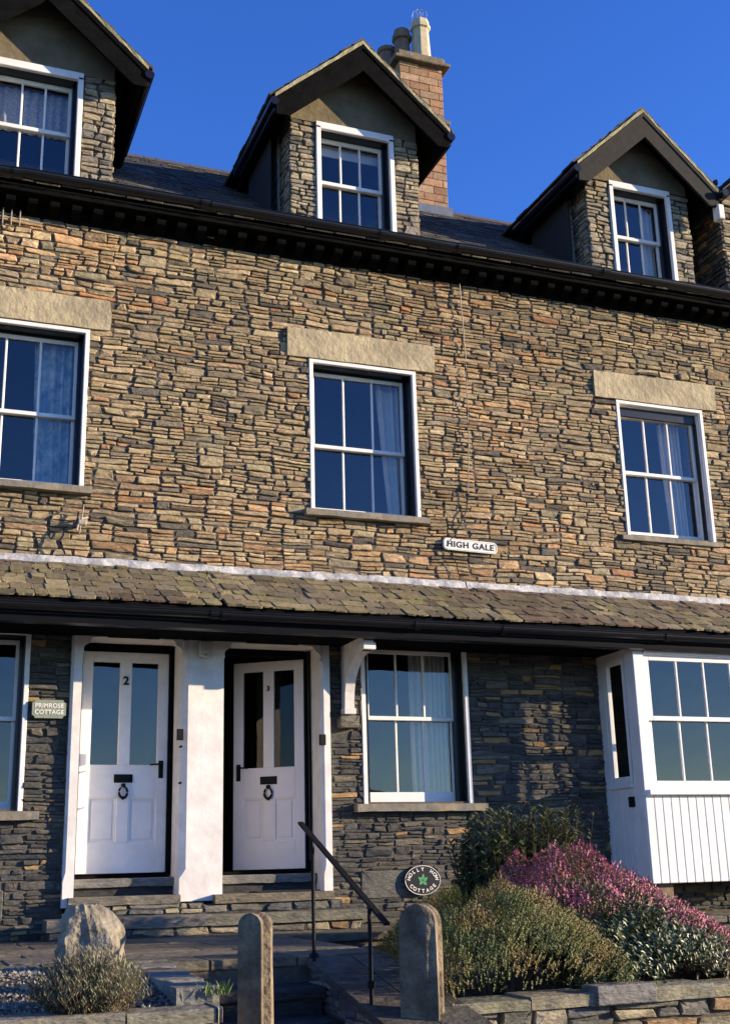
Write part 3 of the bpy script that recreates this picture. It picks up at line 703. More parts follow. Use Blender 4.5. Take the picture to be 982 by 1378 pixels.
def front_door(hk, hinge, w, th, num, handed):
    """door leaf in local x (0..w from hinge towards -x), local y depth; th = opening angle"""
    xf = Matrix.Translation((hinge[0], hinge[1], 0)) @ Matrix.Rotation(-th, 4, 'Z')
    z0, z1 = .0, 1.985
    DR = MB().build('front_door', WHITE, HOUSES[hk])
    m = MB(); y0, y1 = 0, .045; b = .004
    st, mu = .10, .11; gz0, gz1 = .95, 1.89; pz0, pz1 = .26, .66
    m.box((-w, y0, z0), (-w+st, y1, z1), bev=b); m.box((-st, y0, z0), (0, y1, z1), bev=b)
    for za, zb in ((z0, pz0), (pz1, gz0), (gz1, z1)): m.box((-w+st, y0+.0005, za), (-st, y1, zb), bev=.002)
    c = -w/2
    m.box((c-mu/2, y0+.001, gz0), (c+mu/2, y1, gz1), bev=b); m.box((c-mu/2, y0+.001, pz0), (c+mu/2, y1, pz1), bev=b)
    for a, bb in ((-w+st, c-mu/2), (c+mu/2, -st)):
        m.box((a, y0+.02, pz0), (bb, y1-.01, pz1))
        for k in range(4):
            pass
        m.box((a+.035, y0+.012, pz0+.035), (bb-.035, y0+.021, pz1-.035), bev=.008)
        t = .012
        m.box((a, y0+.006, pz0), (a+t, y0+.02, pz1)); m.box((bb-t, y0+.006, pz0), (bb, y0+.02, pz1)); m.box((a+t, y0+.006, pz0), (bb-t, y0+.02, pz0+t)); m.box((a+t, y0+.006, pz1-t), (bb-t, y0+.02, pz1))
    m.build('leaf', WHITE if hk == 'A' else mat('pinkish_door_white', (.74, .69, .68), .5, .05, 5, .08, 25), DR, xf=xf)  # leaf of B is a pinker white than leaf of A
    m = MB()
    for a, bb in ((-w+st, c-mu/2), (c+mu/2, -st)): m.add([(a, .022, gz0), (bb, .022, gz0), (bb, .022, gz1), (a, .022, gz1)], [(0, 1, 2, 3)])
    m.build('glass', GLASS if hk == 'A' else mat_dark_glass(), DR, xf=xf)
    cx = -w/2-.0
    m = MB(); m.box((cx-.085, -.008, .79), (cx+.085, .0, .865), bev=.003); m.box((cx-.065, -.013, .808), (cx+.065, -.008, .85), bev=.002); m.build('letterbox', IRON, DR, xf=xf)
    m = MB(); m.lathe([(.0, -.02), (.018, -.015), (.022, 0), (.018, .015), (0, .02)], (cx, -.02, .765), 8)
    m.tube([(cx+.038*math.sin(R(a)), -.022, .705+.05*math.cos(R(a))) for a in range(25, 336, 20)], [.008+.004*abs(math.sin(R(a/2))) for a in range(25, 336, 20)], 7)
    m.lathe([(.0, -.018), (.015, -.012), (.018, 0), (.0, .018)], (cx, -.014, .655), 8); m.build('knocker', IRON, DR, xf=xf)
    hx = -.06 if handed == 'r' else -w+.055
    m = MB(); m.box((hx-.022, -.006, .83), (hx+.022, .0, .99), bev=.002); m.tube([(hx, -.004, .955), (hx, -.05, .955)], .009, 8)
    sgn = -1 if handed == 'r' else 1
    m.tube([(hx, -.05, .955), (hx+sgn*.05, -.052, .953), (hx+sgn*.11, -.048, .948)], [.009, .008, .007], 8); m.build('handle', IRON, DR, xf=xf)
    n = digit(num, .11 if hk == 'A' else .07, (0, 0, 0), IRON, None, 'door_number')
    n.data.transform(xf @ Matrix.Translation((c, -.006, 1.715))); n.parent = DR; n.data.transform(Matrix.Translation(-Vector(HOUSES[hk].location)))
    return DR
front_door('A', (2.408, .285), .806, 0, '2', 'r')
front_door('B', (3.745, .30), .725, R(35), '3', 'l')
# leaf of B opens inwards: interior behind both doors
m = MB()
vs = [(1.3, .42, -.03), (2.72, .42, -.03), (2.72, 2.6, -.03), (1.3, 2.6, -.03)]
def hall(hk, x0, x1, mt):
    m = MB(); y0, y1, z0, z1 = .375, 2.4, -.02, 2.3
    v = [(x0, y0, z0), (x1, y0, z0), (x1, y0, z1), (x0, y0, z1), (x0, y1, z0), (x1, y1, z0), (x1, y1, z1), (x0, y1, z1)]
    m.add(v, [(4, 7, 6, 5), (0, 4, 5, 1), (3, 2, 6, 7), (0, 3, 7, 4), (1, 5, 6, 2)]); m.build('hallway', mt, HOUSES[hk])
hall('A', 1.56, 2.5, INTER); hall('B', 2.845, 3.9, REDWALL)

# ---- doorsteps
def slab(mb, x0, x1, y0, y1, z0, z1, col=None, n=6):
    vs = []
    for i in range(n+1):
        x = x0+(x1-x0)*i/n; a = U(-.006, .006); vs += [(x, y0+a, z0+U(-.004, .004)), (x, y0-.004+a, z1-.01+U(-.003, .003)), (x, y0+.012+a, z1), (x, y1, z1), (x, y1, z0)]
    fs = [(i*5+k, (i+1)*5+k, (i+1)*5+(k+1) % 5, i*5+(k+1) % 5) for i in range(n) for k in range(5)]+[(0, 1, 2, 3, 4), tuple(n*5+k for k in (4, 3, 2, 1, 0))]
    mb.add(vs, fs, col or pick([(1, (.15, .138, .11)), (1, (.19, .168, .125))]))
for hk, a, b in (('A', 1.551, 2.453), ('B', 2.847, 3.798)):
    m = MB(); slab(m, a, b, .12, .40, -.115, -.042, (.17, .165, .15)); m.box((a, .16, -.20), (b, .40, -.115), (.05, .05, .05)); m.build('threshold', STONE, HOUSES[hk])
m = MB(); slab(m, 1.50, 2.452, -.16, .16, -.26, -.19); m.box((1.52, -.13, -.36), (2.66, .1, -.262), (.06, .06, .055)); rubble(m, (1.52, 2.66, -.355, -.262), GARD, O=Vector((0, -.135, 0)), depth=(0, .012), hmin=.04, wmin=.1)
slab(m, 1.30, 2.66, -.42, -.12, -.445, -.355); m.box((1.32, -.38, -.56), (2.66, -.1, -.446), (.06, .06, .055)); rubble(m, (1.32, 2.66, -.525, -.447), GARD, O=Vector((0, -.385, 0)), depth=(0, .012), hmin=.04, wmin=.15, wmax=.5); m.build('doorstep', STONE, HOUSES['A'])
m = MB(); slab(m, 2.76, 3.87, -.16, .16, -.275, -.20); m.box((2.66, -.13, -.36), (3.95, .1, -.277), (.06, .06, .055)); rubble(m, (2.66, 3.95, -.355, -.278), GARD, O=Vector((0, -.135, 0)), depth=(0, .012), hmin=.04, wmin=.1)
slab(m, 2.66, 4.10, -.42, -.12, -.445, -.36); m.box((2.66, -.38, -.56), (4.05, -.1, -.446), (.06, .06, .055)); rubble(m, (2.66, 4.05, -.525, -.447), GARD, O=Vector((0, -.385, 0)), depth=(0, .012), hmin=.04, wmin=.15, wmax=.5); m.build('doorstep', STONE, HOUSES['B'])
# door mat on the upper step of B and fittings on the jambs
m = MB(); m.box((3.15, -.10, -.199), (3.75, .13, -.185), bev=.004); o = m.build('doormat', mat('dark_mat', (.02, .02, .022), .95, .3, 90, .8, 200)); tag(o, 'dark doormat lying on the step below the half open door', 'doormat')
for hk, x in (('A', 2.44), ('B', 3.80)):
    zs = (1.19, 1.08, .76) if hk == 'A' else (1.16,)
    for i, z in enumerate(zs):
        m = MB()
        if i == 0: m.box((x-.03, -.10, z-.05), (x+.03, -.07, z+.05), bev=.004)
        else: m.tube([(x-.0, -.06, z), (x, -.13, z)], .008, 6); m.lathe([(.0, -.015), (.016, 0), (0, .015)], (x, -.13, z), 8)
        m.build('door_catch' if i == 0 else 'door_hook', IRON, HOUSES[hk])

# curved white bracket of the porch
m = MB(); pts = [(-.03, 2.10), (-.03, 1.42), (-.12, 1.42), (-.125, 1.53)]
for i in range(9):
    a = R(i*90/8); pts.append((-.58+.455*math.cos(a), 1.53+.40*math.sin(a)))
pts += [(-.62, 1.93), (-.66, 1.93), (-.66, 2.02), (-.60, 2.055), (-.60, 2.10)]
m.prism(pts, 4.02, 4.115, 'x'); m.box((4.005, -.68, 1.93), (4.13, -.55, 2.0), bev=.006); m.box((4.008, -.135, 1.40), (4.127, -.03, 1.46), bev=.006); m.build('porch_bracket', WHITEOLD, HOUSES['B'])

# ---- box bay of cottage C
BAY = MB().build('bay_window', WHITE, HOUSES['C']); bx0, bx1, by = 6.90, 8.95, -.70
def matchboard(m, a, b, z0, z1, fn, pitch=.096):
    n = round((b-a)/pitch); p = (b-a)/n
    for i in range(n):
        fn(a+i*p+.003, a+(i+1)*p-.003, z0, z1)
m = MB()
matchboard(m, bx0, bx1, -.225, .60, lambda a, b, c, d: m.box((a, by, c), (b, by+.02, d), bev=.005))
m.box((bx0+.005, by+.012, -.215), (bx1, by+.05, .6))
matchboard(m, by+.02, 0.02, -.205, .70, lambda a, b, c, d: m.box((bx0, a, c), (bx0+.02, b, d), bev=.004))
m.box((bx0+.012, by+.03, -.2), (bx0+.05, .0, .7)); m.box((bx1-.05, by+.03, -.2), (bx1, .0, 2.1))
m.build('boarding', WHITE, BAY)
m = MB(); m.box((bx0+.05, by+.05, -.205), (bx1-.05, .02, -.16)); m.build('bay_floor', GREYBOARD, BAY)
m = MB(); m.box((bx0-.006, by-.004, .592), (bx0+.115, by+.17, 2.10), bev=.006); m.box((bx0+.115, by, 1.985), (bx1, by+.1, 2.10), bev=.005); m.box((bx0+.115, by+.03, .6), (bx1, by+.1, .64)); m.box((bx0+.12, by-.02, 2.0), (bx1, by, 2.045), bev=.004)
m.box((bx0+.0, -.12, .70), (bx0+.07, .0, 2.10), bev=.004); m.box((bx0+.002, by+.17, 1.99), (bx0+.07, -.12, 2.1)); m.build('bay_frame', WHITE, BAY)
m = MB(); m.box((bx0+.02, by-.055, .60), (bx1, by+.04, .655), bev=.008); m.build('sill', WHITE, BAY)
sash(BAY, bx0+.125, bx0+1.58, 1.33, 1.985, by+.02, 4, bot=.045, top=.05, stile=.065, gm=GLASSB); sash(BAY, bx0+.125, bx0+1.58, .642, 1.375, by+.056, 4, bot=.10, top=.04, stile=.065, gm=GLASSB)
m = MB(); m.box((bx0+1.58, by+.01, .64), (bx0+1.69, by+.1, 1.985), bev=.004); m.build('mullion', WHITE, BAY)
sash(BAY, bx0+1.69, bx1-.04, .642, 1.985, by+.02, 2, bot=.10, top=.05, stile=.065)
# side casement
m = MB(); ya, yb = by+.19, -.13; xs = bx0-.004
for (p, q, c, d) in ((ya, ya+.045, .70, 1.99), (yb-.06, yb, .70, 1.99), (ya+.045, yb-.06, 1.93, 1.99), (ya+.045, yb-.06, .72, .80)): m.box((xs, p, c), (xs+.05, q, d), bev=.004)
m.box((xs-.03, ya-.02, .685), (xs+.05, yb+.02, .72), bev=.006); m.build('side_casement', WHITE, BAY)
m = MB(); m.add([(xs+.025, ya+.04, .79), (xs+.025, yb-.055, .79), (xs+.025, yb-.055, 1.94), (xs+.025, ya+.04, 1.94)], [(0, 1, 2, 3)]); m.build('glass', GLASSB, BAY)
m = MB(); m.box((xs-.02, -.52, .50), (xs+.004, -.43, .60), bev=.006); m.lathe([(.0, 0), (.02, .0), (.02, .02), (0, .02)], (xs-.02, -.475, .55), 8); m.build('wall_latch', IRON, BAY)
m = MB(); vs = [(bx0+.1, .0, .0), (bx1-.1, .0, .0)]
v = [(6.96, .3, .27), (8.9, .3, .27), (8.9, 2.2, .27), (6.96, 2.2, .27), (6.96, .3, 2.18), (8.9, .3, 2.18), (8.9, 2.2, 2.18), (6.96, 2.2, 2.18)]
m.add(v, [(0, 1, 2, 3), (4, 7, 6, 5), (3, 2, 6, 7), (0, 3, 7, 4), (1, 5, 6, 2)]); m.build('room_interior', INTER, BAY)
m = MB(); m.box((7.02, -.62, -.56), (7.18, -.46, -.20), (.2, .14, .09)); m.build('bay_pier', BRICK, BAY)

# ------------------------------------------------------------------ signs and small fittings on the wall
def plate(name, w, h, x, y, z, m, rim=None, r=.02, th=.012, n=5, notch=False, label='', cat='sign'):
    E_ = empty(name, (x, y, z), label=label, cat=cat); mb = MB()
    def rr(w, h, r):
        P = []
        for cx, cz, a0 in ((w/2-r, h/2-r, 0), (-w/2+r, h/2-r, 90), (-w/2+r, -h/2+r, 180), (w/2-r, -h/2+r, 270)):
            for i in range(n+1):
                a = R(a0+90*i/n)
                if notch: P.append((cx+r-r*math.sin(a-R(a0)) if False else (w/2 if cx > 0 else -w/2)-(r*math.cos(R(90*i/n) if a0 in (90, 270) else R(90-90*i/n)))*(1 if cx > 0 else -1), (h/2 if cz > 0 else -h/2)-(r*math.sin(R(90*i/n) if a0 in (90, 270) else R(90-90*i/n)))*(1 if cz > 0 else -1)))
                else: P.append((cx+r*math.cos(a), cz+r*math.sin(a)))
        return P
    return E_, mb, rr
S, mb, rr = plate('street_sign', .62, .125, 5.47, -.05, 3.175, SIGNW, label='white cast street name plate with black raised letters under the upper middle window')
mb.prism([(p[0]+5.47, p[1]+3.175) for p in rr(.62, .122, .045)], -.055, -.035); mb.build('plate', SIGNW, S)
mb = MB(); P = rr(.60, .102, .035)
for i in range(len(P)):
    p, q = P[i], P[(i+1) % len(P)]; mb.tube([(p[0]+5.47, -.056, p[1]+3.175), (q[0]+5.47, -.056, q[1]+3.175)], .0035, 5)
mb.build('rim', SIGNW, S)
digit('HIGH GALE', .088, (5.47, -.0555, 3.174), SIGNB, S, 'lettering', ext=.002, sp=1.12, font_w=1.1)
for o in (S,):
    for c in o.children: c.data.transform(Matrix.Rotation(R(1.5), 4, 'Y'))
S, mb, rr = plate('house_nameplate', .3, .16, 1.28, -.05, 1.40, SIGNG, notch=False, label='grey green slate nameplate with scooped corners beside the left white door', cat='nameplate')
pts = []
for sx, sz in ((1, 1), (-1, 1), (-1, -1), (1, -1)):
    arc = [(sx*(.145-.028*math.cos(R(a))), sz*(.078-.028*math.sin(R(a)))) for a in (0, 30, 60, 90)]
    arc = [(sx*.145-sx*.028*math.sin(R(a))*0-sx*.0, 0) for a in ()] or [(sx*(.145-.026*math.sin(R(a))), sz*(.08-.026*math.cos(R(a)))) for a in ((0, 30, 60, 90))]
    # chamfer-like scoop, ordered round the plate
    if sx*sz > 0: arc = sorted(arc, key=lambda p: sz*p[1])
    else: arc = sorted(arc, key=lambda p: -sz*p[1])
    pts += arc
mb.prism([(p[0]+1.28, p[1]+1.40) for p in pts], -.055, -.03); mb.build('plate', SIGNG, S)
digit('PRIMROSE', .052, (1.28, -.0565, 1.428), SIGNW, S, 'lettering', ext=.0015, sp=1.05); digit('COTTAGE', .052, (1.28, -.0565, 1.372), SIGNW, S, 'lettering', ext=.0015, sp=1.05)
S, mb, rr = plate('house_nameplate', .38, .28, 4.79, -.05, -.135, SIGNB, label='oval black nameplate with white border and green holly sprig behind the oak post', cat='nameplate')
ov = lambda a, b, n=36: [(4.79+a*math.cos(R(i*360/n)), -.135+b*math.sin(R(i*360/n))) for i in range(n)]
mb.prism(ov(.185, .137), -.05, -.03); mb.build('plate', SIGNB, S)
mb = MB(); P = ov(.180, .132); mb.tube([(p[0], -.0505, p[1]) for p in P+P[:1]], .004, 5, cap=False); mb.build('rim', SIGNW, S)
def arc_text(s, a, b, a0, a1, size, flip, S):
    for i, ch in enumerate(s):
        if ch == ' ': continue
        t = R(a0+(a1-a0)*i/(len(s)-1)); x, z = a*math.cos(t), b*math.sin(t)
        nx, nz = math.cos(t)/a, math.sin(t)/b; ang = math.atan2(nz, nx)-math.pi/2+(math.pi if flip else 0)
        o = digit(ch, size, (0, 0, 0), SIGNW, None, 'letter', ext=.0015)
        o.data.transform(Matrix.Translation((4.79+x, -.0525, -.135+z)) @ Matrix.Rotation(-ang, 4, 'Y')); o.data.transform(Matrix.Translation(-Vector(S.location))); o.parent = S
arc_text('HOLLY HOW', .142, .098, 170, 10, .046, False, S); arc_text('COTTAGE', .138, .098, 212, 328, .046, True, S)
mb = MB()
for a, l in ((35, .06), (85, .07), (140, .06), (-40, .05), (215, .045)):
    c, s_ = math.cos(R(a)), math.sin(R(a)); P = []
    for i in range(13):
        t = i/6 if i <= 6 else (12-i)/6; sd = 1 if i <= 6 else -1
        w = .016*math.sin(math.pi*t)*(1.25 if i % 2 else .7)*sd; P.append((4.79+c*l*t-s_*w, -.145+s_*l*t+c*w))
    mb.prism(P[:-1], -.0535, -.0505)
mb.build('holly_sprig', SIGNE, S)
# small fittings
m = MB(); m.box((2.60, -.135, 1.90), (2.72, -.076, 2.05), bev=.012); m.lathe([(0, 0), (.025, 0), (.03, .02), (.0, .04)], (2.66, -.13, 1.89), 10); o = m.build('porch_lamp', GREYPL); tag(o, 'small beige box lamp fixed at the top of the white pillar between the doors', 'lamp')
m = MB(); m.lathe([(0, -.02), (.022, -.02), (.03, .015), (.012, .03), (.012, .05)], (5.93, -.12, 2.10), 10); m.tube([(5.93, -.12, 2.15), (5.93, -.03, 2.15)], .01, 6); m.lathe([(0, -.02), (.022, -.02), (.03, .015), (0, .02)], (5.97, -.14, 2.12), 10); o = m.build('security_light', METAL); tag(o, 'tiny pale spotlight on the dark wall just below the porch gutter', 'light')
def wire(pts, r, name, label, m=WIRE, cat='cable'):
    mb = MB(); P = []
    for i in range(len(pts)-1):
        for k in range(10):
            t = k/10; p, q = Vector(pts[i]), Vector(pts[i+1]); v = p.lerp(q, t); P.append(v+Vector((U(-.006, .006), 0, 0)))
    P.append(Vector(pts[-1])); mb.tube(P, r, 5); o = mb.build(name, m); return tag(o, label, cat)
wire([(5.50, -.05, 6.2), (5.53, -.052, 5.2), (5.52, -.05, 4.4), (5.48, -.05, 3.75)], .006, 'wall_cable', 'thin pale cable running down the rubble wall from the eaves')
wire([(5.48, -.05, 3.75), (5.44, -.05, 3.55), (5.30, -.055, 3.28), (5.18, -.05, 3.15), (5.30, -.055, 2.98), (5.33, -.05, 2.8)], .006, 'wall_cable', 'dark looping end of the wall cable beside the street sign', BLACK)
wire([(1.46, -.06, 3.22), (1.44, -.09, 3.10), (1.34, -.09, 3.02), (1.30, -.09, 2.92), (1.35, -.08, 2.80)], .009, 'wall_cable', 'black curled cable on the wall above the left end of the porch roof', BLACK)
m = MB(); m.tube([(1.55, -.03, 3.18), (1.47, -.09, 3.14), (1.44, -.12, 3.02)], .01, 6); m.tube([(1.50, -.1, 3.28), (1.47, -.1, 3.0)], .006, 6); m.box((1.45, -.12, 3.08), (1.53, -.05, 3.13), bev=.01); o = m.build('cable_bracket', WIRE); tag(o, 'small metal cable bracket fixed to the wall below the left upper window', 'bracket')
m = MB(); m.tube([(.30, -.06, 6.14), (1.0, -.06, 6.12)], .009, 6)
for x in (.62, .70, .78): m.tube([(x, -.07, 6.05), (x, -.07, 6.22)], .006, 5)
o = m.build('aerial_bar', WIRE); tag(o, 'thin metal bar with prongs under the eaves at far left', 'aerial')

# ------------------------------------------------------------------ terrace, steps, beds
TZ = -.52
mb = MB()
def flag(mb, x0, x1, y0, y1, z, n=60, pal=None, g=.006, ws=(.5, 1.0)):
    y = y0
    while y < y1-.01:
        h = min(U(.35, .6), y1-y); x = x0-U(0, .3)
        if y1-y-h < .15: h = y1-y
        while x < x1:
            w = U(*ws); a, b = max(x, x0)+g, min(x+w, x1)-g; x += w
            if b-a < .05: continue
            dz = U(-.004, .004); mb.box((a, y+g, z-.06), (b, y+h-g, z+dz), pick(pal or [(1, (.125, .11, .08)), (1, (.165, .14, .095)), (1, (.14, .122, .09))]), bev=.006)
        y += h
flag(mb, -2, 3.1, -3.40, -.02, TZ); flag(mb, 3.1, 12.4, -1.15, -.02, TZ)
mb.box((-2, -3.38, -1.6), (3.08, -.03, TZ-.02), (.05, .045, .04), mi=1); mb.box((3.08, -1.1, -1.6), (12.4, -.03, TZ-.02), (.05, .045, .04), mi=1)
o = mb.build('terrace_path', [STONE, MORTAR]); o['kind'] = 'structure'
# steps down to the road between the two gate posts
mb = MB(); z = TZ; y = -3.40; k = 0
while z > -1.5:
    z -= .155; slab(mb, 1.64, 2.52, y-.34, y+.0, z-.06, z, (.05, .048, .045)); mb.box((1.65, y-.31, -1.6), (2.51, y+.005, z-.06), (.045, .045, .045)); y -= .31; k += 1  # step colour darkened to stand for the shade between the posts
tag(mb.build('garden_steps', STONE), 'slate steps coloured dark for shade, going down from the terrace between the two oak posts', 'steps')
# side wall right of the steps, sloping, and its paving
mb = MB(); a = Vector((2.52, -3.42, 0)); 
vs = [(2.52, -3.40, -1.6), (2.52, -4.85, -1.6), (2.52, -4.85, -.80), (2.52, -3.40, TZ-.005)]
mb.prism([(-3.40, -1.6), (-4.85, -1.6), (-4.85, -.84), (-3.40, TZ-.05)], 2.54, 3.08, 'x', (.05, .05, .045), mi=1)
for p in stones(-4.85, -3.40, -1.6, -.55, edge=(-4.85, -3.4, -1.6, -.55)):
    p = clip(p, 1, TZ-.05-(-3.4-(sum(q[0] for q in p)/len(p)))*.2, True)
    if len(p) > 2 and area(p) > .001: stone_mesh(mb, p, Vector((2.54, 0, 0)), Y, Z, -X, GARD, depth=(0, .015))
for i in range(4):
    y0 = -3.42-i*.36; z0 = TZ-.01-(i)*.072
    for (xa, xb) in ((2.51, 2.80), (2.81, 3.08)):
        mb.add([(xa, y0, z0), (xb, y0, z0), (xb, y0-.35, z0-.07), (xa, y0-.35, z0-.07)]+[(xa, y0, z0-.05), (xb, y0, z0-.05), (xb, y0-.35, z0-.12), (xa, y0-.35, z0-.12)], [(0, 1, 2, 3)[::-1], (0, 1, 5, 4), (1, 2, 6, 5), (2, 3, 7, 6), (3, 0, 4, 7)], pick([(1, (.085, .077, .062)), (1, (.11, .10, .08))]))
tag(mb.build('step_side_wall', [STONE, MORTAR]), 'low sloping rubble wall with slab top beside the dark garden steps', 'wall')
# right garden wall with coping
mb = MB(); WX0, WX1, WY = 2.99, 12.4, -4.45
rubble(mb, (WX0, WX1, -1.6, -.80), GARD, O=Vector((0, WY, 0)), hmin=.05, hmax=.13, wmin=.16, wmax=.55, depth=(0, .035)); mb.box((WX0, WY+.02, -1.6), (WX1, WY+.3, -.80), (.05, .05, .045), mi=1)
x = WX0
while x < WX1:
    w = U(.35, .75); h = U(.055, .08)
    if 3.95 < x < 4.05 or (x < 4.0 < x+w): w = max(.2, 3.99-x)
    slab(mb, x+.004, min(x+w, WX1)-.004, WY-.05, WY+.28, -.80, -.80+h, pick([(3, (.24, .22, .15)), (2, (.17, .165, .15)), (1, (.28, .25, .15))]), n=5); x += w
tag(mb.build('garden_wall', [STONE, MORTAR]), 'low dry stone wall with slab coping in front of the heather bed', 'wall')
mb = MB(); mb.box((3.90, WY-.075, -.80), (4.30, WY+.1, -.695), (.2, .185, .165), bev=.006); o = mb.build('stone_block', STONE); tag(o, 'smooth grey rectangular block set in the coping below the heather', 'block')
# soil of the right bed
def soil(name, x0, x1, y0, y1, zf, label=None, nx=50, ny=20, m=EARTH):
    mb = MB(); vs = []
    for j in range(ny+1):
        for i in range(nx+1):
            x, y = x0+(x1-x0)*i/nx, y0+(y1-y0)*j/ny; vs.append((x, y, zf(x, y)+.015*noise.noise((x*6, y*6, 0))))
    mb.add(vs, [(j*(nx+1)+i, j*(nx+1)+i+1, (j+1)*(nx+1)+i+1, (j+1)*(nx+1)+i) for j in range(ny) for i in range(nx)])
    o = mb.build(name, m, smooth=True); o['kind'] = 'structure'; return o
bedz = lambda x, y: -.80+.17*min(1, max(0, (y+4.2)/2.5))
soil('flower_bed_soil', 3.08, 12.4, WY+.27, -1.12, bedz)
# left bed: gravel, kerb and edging
soil('gravel_bed_soil', -2, 1.60, -4.75, -3.0, lambda x, y: -.65+.125*max(0, min(1, (y+4.7)/1.0)))
mb = MB(); rubble(mb, (-2, 1.60, -1.6, -.70), GARD, O=Vector((0, -4.85, 0)), depth=(0, .03)); mb.box((-2, -4.83, -1.6), (1.6, -4.6, -.70), (.05, .05, .045), mi=1)
x = -2
while x < 1.6:
    w = U(.4, .8); slab(mb, x+.004, min(x+w, 1.6)-.004, -4.9, -4.66, -.70, -.632+U(-.008, .008), pick([(1, (.28, .25, .18)), (1, (.22, .2, .15))])); x += w
tag(mb.build('kerb_wall', [STONE, MORTAR]), 'low buff kerb wall at the front of the left gravel bed', 'wall')
mb = MB()
for i in range(4):
    y0 = -4.66+i*.33; slab(mb, 1.42, 1.64, y0, y0+.32, -1.5, -.555+i*.012, pick([(1, (.2, .19, .15)), (1, (.16, .16, .14))]))
slab(mb, 1.15, 1.66, -3.34, -3.10, -.6, -.505)
tag(mb.build('edging_stones', STONE), 'flat slate edging between the gravel bed and the steps', 'edging')
mb = MB()
for i in range(5200):
    x, y = U(-.6, 1.42), U(-4.62, -3.2); r = U(.006, .017); z = -.65+.125*max(0, min(1, (y+4.7)/1.0))+r*.3
    c = pick([(3, (.22, .2, .16)), (2, (.14, .13, .11)), (2, (.3, .27, .21))]); a = U(0, 6)
    v = [(x+r*math.cos(a+k*2.09)*U(.8, 1.2), y+r*math.sin(a+k*2.09)*U(.8, 1.2), z+U(-.3, .2)*r) for k in range(3)]+[(x+U(-.3, .3)*r, y+U(-.3, .3)*r, z+r*.8)]
    mb.add(v, [(0, 1, 3), (1, 2, 3), (2, 0, 3)], c)
o = mb.build('gravel', STONE); o['kind'] = 'stuff'; o['label'] = 'pale grey gravel covering the left bed'; o['category'] = 'gravel'

# boulder
def rock(name, c, prof, seed, m, label):
    mb = MB(); n, L = 26, 16; vs = []
    for j in range(L+1):
        t = j/L; cx, wx, wy = prof(t)
        for i in range(n):
            a = 2*math.pi*i/n; ca, sa = math.cos(a), math.sin(a)
            q = .78+.22/max(abs(ca), abs(sa))**1.4*.9   # squarish
            f = 1+.34*noise.noise((ca*1.2+seed, sa*1.2, t*1.7))+.14*noise.noise((ca*4+seed, sa*4, t*7))
            vs.append((c[0]+cx+wx*ca*q*f, c[1]+wy*sa*q*f, c[2]+t*prof.h+.02*noise.noise((ca*3, sa*3, seed))*(t > .9)))
    fs = [(j*n+i, j*n+(i+1) % n, (j+1)*n+(i+1) % n, (j+1)*n+i) for j in range(L) for i in range(n)]+[tuple(range(L*n, L*n+n))]
    mb.add(vs, fs); o = mb.build(name, m); tag(o, label, 'boulder'); return o
def pf(t):
    w = .205*(1-.10*t)*(1 if t < .5 else 1-((t-.5)/.5)**2.0*.5); return (-.075*t*t+.01, w, .14*(1-.4*t))
pf.h = .40
rock('boulder', (1.19, -3.5, -.57), pf, 6.1, ROCK, 'upright grey brown boulder standing in the gravel in front of the left door')

# oak gate posts
def oak(cx, cy, w, d, ztop, rot, label, grp=None, seed=0):
    mb = MB(); n = 12; lv = []; z = -1.62
    P = []
    sec = []   # section points around: (u,v) with u along the wide face
    K = 7
    for i in range(K): sec.append((-1+2*i/K, -1))
    for i in range(5): sec.append((1, -1+2*i/5))
    for i in range(K): sec.append((1-2*i/K, 1))
    for i in range(5): sec.append((-1, 1-2*i/5))
    N_ = len(sec); zs = [z+(ztop-w/2-z)*i/14 for i in range(15)]; vs = []
    arcs = [R(a) for a in (8, 20, 32, 44, 56, 68, 78, 86)]
    rows = [(zz, 1.) for zz in zs]+[(ztop-w/2+w/2*math.sin(a), math.cos(a)) for a in arcs]
    for j, (zz, s) in enumerate(rows):
        for (u, v) in sec:
            crack = 1.
            ff = 1+.10*noise.noise((u*1.6+seed, v*1.6, zz*1.6))+.09*noise.noise((u*5+seed, v*5, zz*2.2))
            x = u*w/2*s*ff; y = v*d/2*ff*(1-.04*noise.noise((u*3, seed, zz)))
            if abs(v-0) < .35 and u == 1: x -= .04*(1+noise.noise((seed, zz*3, 1)))   # split down the narrow face
            vs.append((x, y, zz))
    fs = [(j*N_+i, j*N_+(i+1) % N_, (j+1)*N_+(i+1) % N_, (j+1)*N_+i) for j in range(len(rows)-1) for i in range(N_)]+[tuple(range((len(rows)-1)*N_, len(rows)*N_))]
    mb.add(vs, fs)
    o = mb.build('gate_post', WOOD, xf=Matrix.Translation((cx, cy, 0)) @ Matrix.Rotation(rot, 4, 'Z')); tag(o, label, 'post', grp); return o
oak(1.845, -4.6, .13, .155, -.215, R(-40), 'split weathered oak gate post left of the garden steps', 'oak gate posts', 1)
oak(2.775, -4.6, .20, .18, -.20, R(-33), 'thicker oak gate post with rounded top between the handrail and the shrubs', 'oak gate posts', 5)
